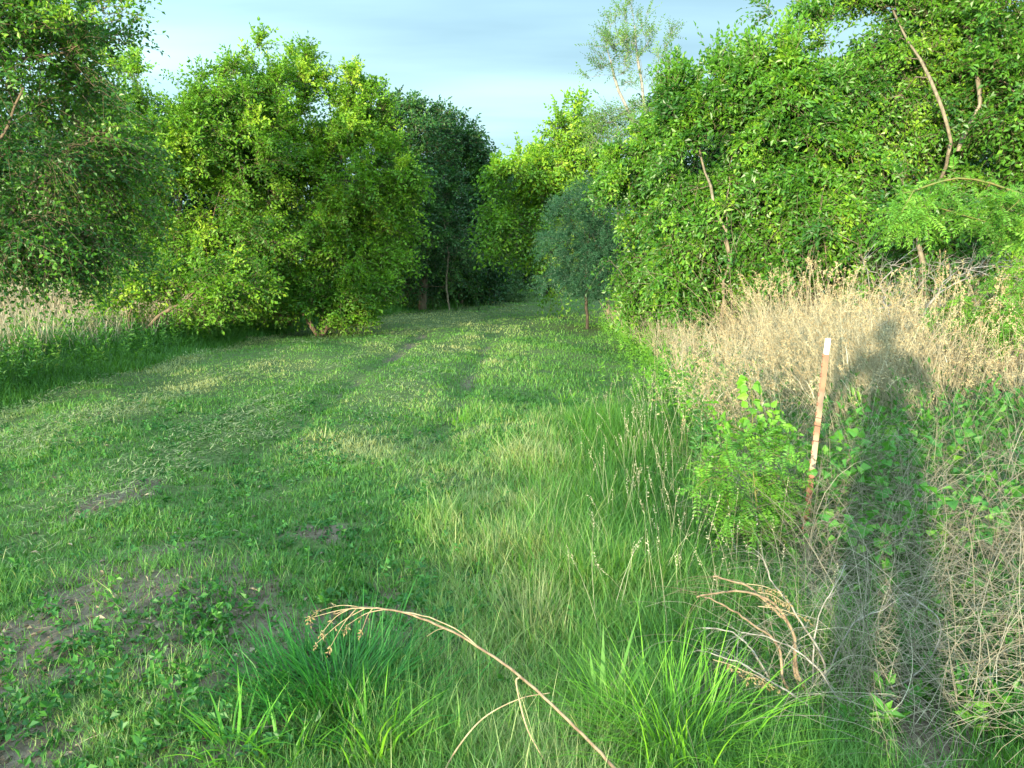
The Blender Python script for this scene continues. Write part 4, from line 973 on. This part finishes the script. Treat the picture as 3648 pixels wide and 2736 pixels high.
# ------------------------------------------------------------------ single plants and things
def build_post():
    rng = rs(601)
    base = np.array((*[ray(2858, 2000)[0]*4.42, 4.42], 0.0)); base[2] = float(gz(base[0], base[1]))
    topp = at(2950, 1205, 4.42); top = np.array((topp[0], 4.42, topp[2]))
    ax = top-base; Lp = float(np.linalg.norm(ax)); ax = ax/Lp
    m = bpy.data.materials.new('post_rust'); m.use_nodes = True; nt = m.node_tree; bs = nt.nodes['Principled BSDF']
    N = nt.nodes.new; L = nt.links.new
    tc = N('ShaderNodeTexCoord'); n1 = N('ShaderNodeTexNoise'); n1.inputs['Scale'].default_value = 26; n1.inputs['Detail'].default_value = 7
    mp = N('ShaderNodeMapping'); mp.inputs['Scale'].default_value = (1, 1, .35); L(tc.outputs['Object'], mp.inputs[0]); L(mp.outputs[0], n1.inputs['Vector'])
    cr = N('ShaderNodeValToRGB'); L(n1.outputs['Fac'], cr.inputs[0])
    e = cr.color_ramp.elements; e[0].position = .3; e[0].color = (.13, .05, .028, 1); e[1].position = .72; e[1].color = (.32, .14, .065, 1)
    # pale tan mixed over the rust in long bands, broken by noise
    a = N('ShaderNodeAttribute'); a.attribute_name = 'tint'
    n2 = N('ShaderNodeTexNoise'); n2.inputs['Scale'].default_value = 9; n2.inputs['Detail'].default_value = 5; L(mp.outputs[0], n2.inputs['Vector'])
    ad = N('ShaderNodeMath'); ad.operation = 'MULTIPLY_ADD'; L(n2.outputs['Fac'], ad.inputs[0]); ad.inputs[1].default_value = .5; L(a.outputs['Fac'], ad.inputs[2])
    rm = N('ShaderNodeMapRange'); L(ad.outputs[0], rm.inputs['Value']); rm.inputs['From Min'].default_value = .62; rm.inputs['From Max'].default_value = .90
    mx = N('ShaderNodeMix'); mx.data_type = 'RGBA'; L(rm.outputs[0], mx.inputs['Factor']); L(cr.outputs[0], mx.inputs['A']); mx.inputs['B'].default_value = (.44, .31, .21, 1)
    L(mx.outputs['Result'], bs.inputs['Base Color']); bs.inputs['Roughness'].default_value = .6
    bp = N('ShaderNodeBump'); bp.inputs['Strength'].default_value = .4; bp.inputs['Distance'].default_value = .002; L(n1.outputs['Fac'], bp.inputs['Height']); L(bp.outputs[0], bs.inputs['Normal'])
    wp = bpy.data.materials.new('post_tip_paint'); wp.use_nodes = True; b2 = wp.node_tree.nodes['Principled BSDF']
    nn = wp.node_tree.nodes.new('ShaderNodeTexNoise'); nn.inputs['Scale'].default_value = 60
    c2 = wp.node_tree.nodes.new('ShaderNodeValToRGB'); c2.color_ramp.elements[0].color = (.36, .32, .23, 1); c2.color_ramp.elements[1].color = (.52, .48, .38, 1); c2.color_ramp.elements[0].position = .35; c2.color_ramp.elements[1].position = .6
    wp.node_tree.links.new(nn.outputs['Fac'], c2.inputs[0]); wp.node_tree.links.new(c2.outputs[0], b2.inputs['Base Color']); b2.inputs['Roughness'].default_value = .5
    t = thing('fence_post', base, 'rusty steel T-section fence post with a whitish tip, leaning slightly right in the weeds', 'fence post')
    yaw = math.radians(-14)
    X = np.array((math.cos(yaw), math.sin(yaw), 0)); X = nrm(X-ax*(X@ax)); Yv = np.cross(ax, X)   # Yv points away from the camera
    fw, ft, wd, wt = .0148, .0045, .030, .004
    sec = [(-fw, 0), (fw, 0), (fw, ft), (wt/2, ft+.001), (wt/2, wd), (-wt/2, wd), (-wt/2, ft+.001), (-fw, ft)]
    def prism(mb, s0, s1, steps, tfn):
        K = len(sec); ss = np.linspace(s0, s1, steps+1); V = []; T = []
        for s in ss:
            for (a_, b_) in sec:
                V.append(base+ax*s+X*a_+Yv*b_); T.append(tfn(s))
        i = np.arange(K); j = (i+1) % K
        F = np.concatenate([np.stack([q*K+i, q*K+j, (q+1)*K+j, (q+1)*K+i], -1) for q in range(steps)])
        cap = np.array([[steps*K+0, steps*K+1, steps*K+2, steps*K+7], [steps*K+3, steps*K+4, steps*K+5, steps*K+6]])
        mb.add(np.array(V), f4=np.concatenate([F, cap]), tint=np.array(T))
    def pale_amount(s):
        f = s/Lp
        return float(np.interp(f, [0, .25, .34, .40, .50, .56, .58, .62, .74, .80, 1], [.0, .05, .2, .54, .58, .48, .28, .54, .50, .12, .25]))
    body = MB(); prism(body, -.25, Lp*.925, 60, pale_amount)
    tip = MB(); prism(tip, Lp*.925, Lp, 3, lambda s: .5); tip.build('painted_tip', wp, t)
    # studs down the face (pattern of the post: one mesh)
    st = body
    for s in np.arange(.12, Lp-.05, .054):
        c = base+ax*s
        for k in (0,):
            o = c-X*.0150+Yv*.001
            q = []
            for (a_, z_, d_) in ((-.005, -.010, 0), (.005, -.010, 0), (.005, .010, 0), (-.005, .010, 0), (-.0035, -.006, -.008), (.0035, -.006, -.008), (.0035, .006, -.008), (-.0035, .006, -.008)):
                q.append(o+X*a_+ax*z_+Yv*d_)
            st.add(np.array(q), f4=[[0, 1, 2, 3], [4, 7, 6, 5], [0, 4, 5, 1], [1, 5, 6, 2], [2, 6, 7, 3], [3, 7, 4, 0]], tint=.2)
    body.build('shaft', m, t)
    wm = mat_bark('old_wire', (.05, .035, .03), (.12, .08, .06), 60, .2)
    for py in (1505, 1535, 1592):
        f = (2000-py)/(2000-1205.0); c = base+ax*Lp*f
        a_ = np.linspace(0, 2*np.pi*1.15, 26)
        pts = c+np.cos(a_)[:, None]*X*.026+np.sin(a_)[:, None]*Yv*.024+Yv*.012+ax*(a_/6.28*.012+np.sin(a_*2)*.002)[:, None]
        w = MB(); tube_path(w, pts, .0018, 5); w.build('wire_tie', wm, t, smooth=True)

def branch_seed(mb, sd, p, d, n, rng, L=.07):
    dd = nrm(d+rng.normal(0, .5, (n, 3)))
    b = np.repeat(np.array(p)[None], n, 0)
    sd.cur = 1
    sprays(sd, None, b, dd, rng.uniform(.5, 1.2, n)*L, 5, .014, .005, rng.normal(.4, .15, n).clip(0, 1), rng, droop=.5, stem_r=.0009, seg=2, spread=.5)
    sd.cur = 0

def build_arched_stem():
    rng = rs(701)
    pts = [at(2420, 3120, 2.12), at(2210, 2760, 2.2), at(2060, 2590, 2.28), at(1850, 2410, 2.36), at(1640, 2270, 2.44), at(1440, 2190, 2.5), at(1290, 2172, 2.54), at(1200, 2190, 2.56)]
    pts[0] = np.array((pts[0][0], pts[0][1], 0.0))
    t = thing('arched_stem', pts[0], 'long reddish tan dead weed stalk arching left over the foreground grass', 'dry stem')
    P = spline(pts, 7); R = np.interp(np.linspace(0, 1, len(P)), [0, .3, .7, 1], [.0056, .0046, .0034, .0015])
    P = P+np.cumsum(rng.normal(0, .0013, P.shape), 0)
    mb = MB(); tube_path(mb, P, R, 8); mb.build('stalk', M['stem_brown'], t, smooth=True)
    # loose peeling strip along the upper stalk
    mb = MB(); i0 = int(len(P)*.52); i1 = int(len(P)*.72); Q = P[i0:i1]+np.array((0, -.004, .004)); Q = Q+np.sin(np.linspace(0, 3.14, len(Q)))[:, None]*np.array((.006, -.006, .014))
    tube_path(mb, Q, .0018, 5)
    mid = P[int(len(P)*.60)]
    tube_path(mb, spline([mid, mid+np.array((-.025, -.01, -.002)), mid+np.array((-.055, -.015, -.020))], 5), np.linspace(.0016, .0006, 11), 5)
    mb.build('peeled_strip', M['stem_tan'], t, smooth=True)
    # head
    hd = MB(); sd = hd; Ptip = P[-14:]
    ends = [(1110, 2200), (1130, 2290), (1180, 2300), (1150, 2250), (1240, 2225), (1290, 2245), (1140, 2175)]
    for k, (ex, ey) in enumerate(ends):
        s = Ptip[min(13, 3+k*2)] if k < 4 else Ptip[k*2-6]
        e = at(ex, ey, 2.56+rng.uniform(-.05, .05)); q = spline([s, s*.5+e*.5+np.array((0, 0, .012)), e], 5)
        tube_path(hd, q, np.linspace(.0016, .0008, len(q)), 4)
        branch_seed(hd, sd, e, nrm(e-s)+np.array((0, 0, -.5)), 3, rng, .020)
        branch_seed(hd, sd, q[6], nrm(e-s), 1, rng, .016)
    hd.build('seed_head', [M['stem_tan'], M['seed']], t)
    # side shoot that bows back down to the soil
    mb = MB(); mb2 = [at(1850, 2412, 2.36), at(1840, 2440, 2.35), at(1880, 2600, 2.33), at(1960, 2740, 2.3), at(2010, 2900, 2.25)]
    mb2[-1] = np.array((mb2[-1][0], mb2[-1][1], .02))
    tube_path(mb, spline(mb2, 6), np.linspace(.0030, .0022, 25), 6); mb.build('side_shoot', M['stem_tan'], t, smooth=True)
    s2 = [at(1560, 2800, 2.3), at(1620, 2680, 2.33), at(1720, 2560, 2.36), at(1850, 2490, 2.38), at(1960, 2468, 2.40)]
    s2[0] = np.array((s2[0][0], s2[0][1], .01))
    t2 = thing('curved_stalk', s2[0], 'thin tan stalk curving up from the bottom edge to meet the arched stem', 'dry stem')
    mb = MB(); tube_path(mb, spline(s2, 7), np.linspace(.0032, .0012, 29), 6); mb.build('stalk', M['stem_tan'], t2, smooth=True)

def build_canes():
    """clump of bowed dead canes below the post"""
    rng = rs(801)
    root = np.array((ray(2855, 2620)[0]*2.72, 2.72, 0.0)); root[2] = float(gz(root[0], root[1]))
    t = thing('dead_cane_clump', root, 'clump of bowed grey-brown dead canes with dry seed heads in front of the post', 'dead plant')
    def P(px, py, Y): return at(px, py, Y*.92)
    canes = [
        ([root, P(2830, 2390, 2.95), P(2820, 2260, 2.95), P(2740, 2160, 2.95), P(2640, 2080, 2.95), P(2530, 2060, 2.95)], 0.0073),
        ([root, P(2790, 2440, 2.93), P(2760, 2300, 2.93), P(2680, 2230, 2.92), P(2570, 2170, 2.92), P(2490, 2140, 2.92)], 0.0063),
        ([root+np.array((.03, 0, 0)), P(2850, 2400, 2.9), P(2830, 2230, 2.9), P(2740, 2130, 2.9), P(2600, 2110, 2.9), P(2500, 2130, 2.9)], 0.0067),
        ([root+np.array((.08, .02, 0)), P(2930, 2350, 2.98), P(2850, 2200, 3.0), P(2760, 2080, 3.0), P(2720, 1980, 3.0)], 0.0049),
        ([P(3010, 2700, 2.75)*np.array((1, 1, 0)), P(2920, 2560, 2.8), P(2800, 2480, 2.82), P(2650, 2400, 2.84), P(2540, 2360, 2.85)], 0.0050),
        ([P(3060, 2640, 2.85)*np.array((1, 1, 0)), P(2980, 2480, 2.85), P(2880, 2330, 2.85), P(2760, 2260, 2.88), P(2650, 2240, 2.9)], 0.0042),
        ([root+np.array((.1, .1, 0)), P(2990, 2300, 3.1), P(3060, 2200, 3.1), P(3160, 2160, 3.1)], 0.0042),
        ([root+np.array((.15, .0, 0)), P(3080, 2480, 3.0), P(3260, 2420, 3.0), P(3350, 2300, 3.0), P(3350, 2180, 3.0), P(3240, 2100, 3.05)], 0.0039),
        ([root+np.array((-.02, .05, 0)), P(2770, 2450, 3.0), P(2690, 2330, 3.0), P(2620, 2260, 3.05), P(2520, 2240, 3.05)], 0.0045),
        ([root+np.array((.05, .05, 0)), P(2900, 2250, 3.0), P(2960, 2100, 3.05), P(3010, 2000, 3.1)], 0.0035),
    ]
    sd = MB(); tw = MB()
    for pts, r in canes:
        q = spline(pts, 7); mb = MB(); q = q+np.cumsum(rng.normal(0, .0020, q.shape), 0); tube_path(mb, q, np.linspace(r, r*.35, len(q)), 7, tint=.5)
        # fine side twigs
        k = rng.integers(len(q)//2, len(q), 7); d = nrm(np.gradient(q, axis=0))[k]
        strands(mb, q[k], d+rng.normal(0, .35, (7, 3)), rng.uniform(.06, .22, 7), .0010, .3, .6, rng, seg=5, grav=.8)
        mb.build('cane', M['bark_gray'] if r < .0062 else M['stem_brown'], t, smooth=True)
    mb = MB(); n = 150
    b0 = np.stack([root[0]+rng.normal(.12, .16, n), root[1]+rng.normal(.05, .14, n), np.full(n, root[2])], -1)
    strands(mb, b0, np.stack([rng.normal(-.25, .55, n), rng.normal(0, .3, n), np.ones(n)], -1), rng.uniform(.35, .8, n), rng.uniform(.0008, .0017, n), .35, rng.random(n), rng, seg=9, grav=1.9)
    mb.build('fine_stems', M['straw_gray'], t, smooth=True)
    for (px, py, Y, ex, ey) in ((2660, 2080, 2.95, 2790, 2120), (2700, 2160, 2.9, 2860, 2200), (2540, 2350, 2.85, 2700, 2420), (2620, 2380, 2.84, 2760, 2450), (2700, 2110, 2.93, 2800, 2150)):
        a = P(px, py, Y); b = P(ex, ey, Y-.03); mb = MB(); sd = mb
        tube_path(mb, spline([a, (a+b)/2+np.array((0, 0, .01)), b], 5), np.linspace(.0016, .0008, 11), 4)
        for s in np.linspace(.3, 1, 5):
            branch_seed(mb, sd, a*(1-s)+b*s, nrm(b-a), 2, rng, .028)
        mb.build('seed_head', [M['stem_tan'], M['seed']], t)

def build_saplings():
    # black locust seedling beside the post, with white lower stems
    rng = rs(901)
    b = np.array((ray(2700, 2050)[0]*4.25, 4.25, 0.0)); b[2] = float(gz(b[0], b[1]))
    t = thing('locust_sapling', b, 'bright green locust sapling with ladder-like leaves and white lower stems, left of the post', 'sapling')
    Y = 4.25
    def P(px, py, dy=0): return at(px, py, Y+dy)
    main = spline([b, P(2693, 1960), P(2698, 1830), P(2690, 1750), P(2680, 1640)], 6)
    l2 = spline([b+np.array((-.06, 0, 0)), P(2615, 1940, -.05), P(2595, 1800, -.05), P(2580, 1720, -.05), P(2560, 1640, -.05)], 6)
    low = MB(); tube_path(low, main[:13], .0055, 7); tube_path(low, l2[:13], .0042, 7); low.build('pale_stem', M['stem_white'], t, smooth=True)
    wood = MB(); tube_path(wood, main[12:], np.linspace(.0052, .003, len(main)-12), 6); tube_path(wood, l2[12:], np.linspace(.004, .002, len(l2)-12), 6)
    tips = [(2500, 1650), (2530, 1720), (2600, 1620), (2640, 1560), (2760, 1600), (2820, 1640), (2780, 1700), (2850, 1720), (2720, 1560), (2560, 1790), (2650, 1800), (2780, 1800), (2840, 1830), (2750, 1880), (2600, 1860), (2690, 1900), (2800, 1930), (2540, 1900), (2480, 1740), (2880, 1790), (2660, 1700), (2730, 1740), (2760, 1960), (2640, 1960)]
    nodes = np.concatenate([main[8:], l2[8:]])
    lf = MB(); bb = []; dd = []; LL = []
    for (px, py) in tips:
        e = P(px, py, rng.uniform(-.28, .28)); i = np.argmin(np.linalg.norm(nodes-e, axis=1)+np.abs(nodes[:, 2]-e[2])*.8); s = nodes[i]
        q = spline([s, (s+e)/2+np.array((0, 0, .03)), e], 5); tube_path(wood, q, np.linspace(.0026, .0012, len(q)), 5)
        for k in range(3, len(q)):
            for r in range(2):
                bb.append(q[k]); dd.append(nrm(q[k]-q[k-1]+rng.normal(0, .7, 3)+np.array((0, 0, .1)))); LL.append(rng.uniform(.10, .17))
    sprays(lf, wood, np.array(bb), np.array(dd), np.array(LL), 18, .026, .012, rng.normal(.5, .12, len(bb)).clip(0, 1), rng, droop=.4, opposite=True, stem_r=.0011, seg=3, up_bias=.85, jit=.12, spread=1.1, first=.15, taper=.2)
    wood.build('branches', M['stem_green'], t, smooth=True); lf.build('leaves', M['leaf_locust'], t)
    # heart-leaved sapling
    b = np.array((ray(2685, 1900)[0]*4.5, 4.5, 0.0)); b[2] = float(gz(b[0], b[1]))
    t = thing('redbud_sapling', b, 'upright sapling topped by light green heart-shaped leaves, rising above the locust sapling', 'sapling')
    Y = 4.5
    wood = MB(); q = spline([b, P(2695, 1700, .25), P(2680, 1560, .25), P(2682, 1450, .25), P(2672, 1350, .25)], 7); tube_path(wood, q, np.linspace(.005, .002, len(q)), 6)
    lf = MB(); k = rng.integers(int(len(q)*.55), len(q), 34); n = len(k)
    d = nrm(rng.normal(0, 1, (n, 3))*np.array((1, 1, .3))+np.array((0, 0, .2)))
    pet = q[k]+d*.03; tubes(wood, q[k], pet, np.full(n, .0009), np.full(n, .0007), d, d, sides=3)
    leaves(lf, pet, nrm(d+np.array((0, 0, -.9))), nrm(rng.normal(0, .4, (n, 3))+np.array((0, -1.0, .35))), rng.uniform(.045, .075, n), rng.uniform(.04, .06, n), rng.normal(.75, .12, n).clip(0, 1), five=True, fold=.15)
    bb = []; dd = []
    for (px, py) in ((2600, 1560), (2780, 1530), (2760, 1480), (2830, 1560), (2560, 1500), (2450, 1440)):
        e = at(px, py, Y+rng.uniform(0, .4)); s = q[int(len(q)*.5)]; w_ = spline([s, (s+e)/2+np.array((0, 0, .02)), e], 6); tube_path(wood, w_, np.linspace(.002, .001, len(w_)), 5)
        for j in range(4, len(w_)): bb.append(w_[j]); dd.append(w_[j]-w_[j-1]+rng.normal(0, .03, 3))
    sprays(lf, wood, np.array(bb), np.array(dd), .09, 4, .042, .030, .65, rng, droop=.4, five=True, stem_r=.001, up_bias=.5)
    wood.build('stem', M['stem_green'], t, smooth=True); lf.build('leaves', M['leaf_locust'], t)

def build_person():
    """the photographer, standing behind the lens; only the shadow falls into the picture"""
    t = thing('person', (-.02, -.30, 0), 'standing photographer in long sleeves and trousers, seen only as a shadow on the dead grass', 'person')
    def skin(name, V, E, R, mat, sub=2, root=0):
        me = bpy.data.meshes.new(name); me.from_pydata([tuple(v) for v in V], E, []); me.update()
        o = bpy.data.objects.new(name, me); COL.objects.link(o)
        sm = o.modifiers.new('Skin', 'SKIN'); o.modifiers.new('Subdivision', 'SUBSURF').levels = sub; o.modifiers['Subdivision'].render_levels = sub
        sm.use_smooth_shade = True
        for i, r in enumerate(R): me.skin_vertices[0].data[i].radius = r if isinstance(r, tuple) else (r, r)
        me.skin_vertices[0].data[root].use_root = True
        me.materials.append(mat); o.parent = t; o.matrix_parent_inverse = Matrix.Translation(-Vector(t.location)); return o
    def pm(name, c, r=.8):
        m = bpy.data.materials.new(name); m.use_nodes = True; nt = m.node_tree; b = nt.nodes['Principled BSDF']
        nz = nt.nodes.new('ShaderNodeTexNoise'); nz.inputs['Scale'].default_value = 25; cr = nt.nodes.new('ShaderNodeValToRGB')
        cr.color_ramp.elements[0].color = (*[q*.8 for q in c], 1); cr.color_ramp.elements[1].color = (*c, 1)
        nt.links.new(nz.outputs['Fac'], cr.inputs[0]); nt.links.new(cr.outputs[0], b.inputs['Base Color']); b.inputs['Roughness'].default_value = r
        return m
    sk = pm('skin', (.45, .27, .19), .55); sh = pm('shirt', (.12, .16, .24)); tr = pm('trousers', (.09, .10, .14)); hr = pm('hair', (.05, .032, .02)); bt = pm('shoe_leather', (.06, .045, .035), .6)
    cx, cyy = -.02, -.30
    V = [(cx, cyy, .95), (cx, cyy, 1.12), (cx, cyy+.01, 1.30), (cx, cyy+.02, 1.42), (cx, cyy+.04, 1.50), (cx, cyy+.08, 1.57), (cx, cyy+.085, 1.64), (cx, cyy+.07, 1.71)]
    E = [(i, i+1) for i in range(7)]; R = [(.11, .08), (.09, .07), (.10, .07), (.075, .05), (.048, .048), (.062, .07), (.075, .09), (.06, .075)]
    def add(p, par, r): V.append(p); E.append((par, len(V)-1)); R.append(r); return len(V)-1
    for s in (-1, 1):
        a = add((cx+s*.19, cyy+.01, 1.40), 3, .046); b = add((cx+s*.32, cyy+.06, 1.25), a, .038); c = add((cx+s*.31, cyy+.10, 1.19), b, .038); d = add((cx+s*.16, cyy+.19, 1.38), c, .031); w = add((cx+s*.105, cyy+.25, 1.51), d, .024); add((cx+s*.085, cyy+.262, 1.555), w, (.034, .018))
        h = add((cx+s*.10, cyy, .86), 0, .088); k = add((cx+s*.12, cyy+.02, .50), h, .058); an = add((cx+s*.13, cyy-.02, .10), k, .040); add((cx+s*.14, cyy+.08, .035), an, .035); add((cx+s*.145, cyy+.17, .03), an+1, .028)
    skin('body', V, E, R, sk, 2, 0)
    # fingers curled round the camera
    for s in (-1, 1):
        for f in range(4):
            z0 = 1.605-f*.019; L = (.9, 1.0, .95, .75)[f]
            p = [(cx+s*.083, cyy+.258, z0-.02), (cx+s*.074, cyy+.272, z0-.004), (cx+s*.056*1, cyy+.283*1, z0), (cx+s*(.072-.034*L), cyy+.281, z0-.003)]
            skin('finger', p, [(0, 1), (1, 2), (2, 3)], [.009, .0085, .0078, .0065], sk, 1)
        p = [(cx+s*.085, cyy+.245, 1.548), (cx+s*.070, cyy+.240, 1.556), (cx+s*.050, cyy+.238, 1.562)]
        skin('thumb', p, [(0, 1), (1, 2)], [.011, .010, .008], sk, 1)
    # clothing
    V2 = V[:4]; V2 = [(cx, cyy, .90), (cx, cyy, 1.10), (cx, cyy+.01, 1.30), (cx, cyy+.02, 1.43), (cx, cyy+.03, 1.475)]; E2 = [(0, 1), (1, 2), (2, 3), (3, 4)]; R2 = [(.185, .14), (.165, .125), (.182, .13), (.145, .105), (.068, .066)]
    for s in (-1, 1):
        n = len(V2); V2 += [(cx+s*.195, cyy+.01, 1.40), (cx+s*.325, cyy+.06, 1.25), (cx+s*.315, cyy+.10, 1.19), (cx+s*.16, cyy+.19, 1.38), (cx+s*.115, cyy+.236, 1.475)]
        E2 += [(3, n), (n, n+1), (n+1, n+2), (n+2, n+3), (n+3, n+4)]; R2 += [.066, .058, .052, .043, .036]
    skin('shirt', V2, E2, R2, sh, 2, 1)
    V3 = [(cx, cyy, 1.0), (cx, cyy, .92)]; E3 = [(0, 1)]; R3 = [(.155, .115), (.165, .125)]
    for s in (-1, 1):
        n = len(V3); V3 += [(cx+s*.10, cyy, .82), (cx+s*.12, cyy+.02, .50), (cx+s*.13, cyy-.02, .09)]; E3 += [(1, n), (n, n+1), (n+1, n+2)]; R3 += [.105, .080, .066]
    skin('trousers', V3, E3, R3, tr, 2, 1)
    for s in (-1, 1):
        skin('shoe', [(cx+s*.13, cyy-.05, .045), (cx+s*.14, cyy+.05, .045), (cx+s*.145, cyy+.18, .038)], [(0, 1), (1, 2)], [(.05, .045), (.052, .043), (.042, .032)], bt, 2)
    skin('hair', [(cx, cyy+.03, 1.62), (cx, cyy+.035, 1.70), (cx, cyy+.06, 1.755)], [(0, 1), (1, 2)], [(.085, .065), (.092, .085), (.07, .075)], hr, 2)
    # face details
    f = MB(); o = np.array((cx, cyy+.165, 1.63))
    f.add([o+np.array(q) for q in ((-.012, 0, -.012), (.012, 0, -.012), (0, -.004, .03), (0, .024, -.010))], f3=[[0, 1, 3], [1, 2, 3], [2, 0, 3]]); f.build('nose', sk, t)
    for s in (-1, 1):
        e = MB(); tube_path(e, [(cx+s*.03-.011, cyy+.160, 1.665), (cx+s*.03, cyy+.166, 1.667), (cx+s*.03+.011, cyy+.160, 1.665)], [.002, .006, .002], 6); e.build('eye', hr, t)
        e = MB(); tube_path(e, [(cx+s*.078, cyy+.06, 1.615), (cx+s*.086, cyy+.05, 1.64), (cx+s*.080, cyy+.055, 1.665)], [.006, .011, .008], 6); e.build('ear', sk, t)
    e = MB(); tube_path(e, [(cx-.022, cyy+.148, 1.588), (cx, cyy+.156, 1.587), (cx+.022, cyy+.148, 1.588)], [.002, .005, .002], 6); e.build('mouth', bt, t)
    # the camera in the hands
    c = thing('compact_camera', (0, -.03, 1.57), 'small dark compact camera held up by the photographer', 'camera')
    import bmesh
    bm = bmesh.new(); bmesh.ops.create_cube(bm, size=1.0); bmesh.ops.scale(bm, vec=(.100, .022, .060), verts=bm.verts); bmesh.ops.bevel(bm, geom=bm.edges[:], offset=.005, segments=3, affect='EDGES'); bmesh.ops.translate(bm, vec=(0, -.032, 1.575), verts=bm.verts)
    me = bpy.data.meshes.new('body'); bm.to_mesh(me); bm.free(); o = bpy.data.objects.new('body', me); COL.objects.link(o); me.materials.append(pm('camera_shell', (.03, .03, .035), .4)); o.parent = c; o.matrix_parent_inverse = Matrix.Translation(-Vector(c.location))
    l = MB(); tube_path(l, [(0, -.022, 1.58), (0, -.012, 1.58), (0, -.006, 1.58)], [.024, .022, .019], 20); l.build('lens_barrel', o.data.materials[0], c, smooth=True)

build_ground()
build_trees()
build_woodland()
build_grass()
build_dead_grass()
build_weeds()
build_litter()
build_tufts()
build_post()
build_arched_stem()
build_canes()
build_saplings()
build_person()
print('leaves', NLEAF[0])
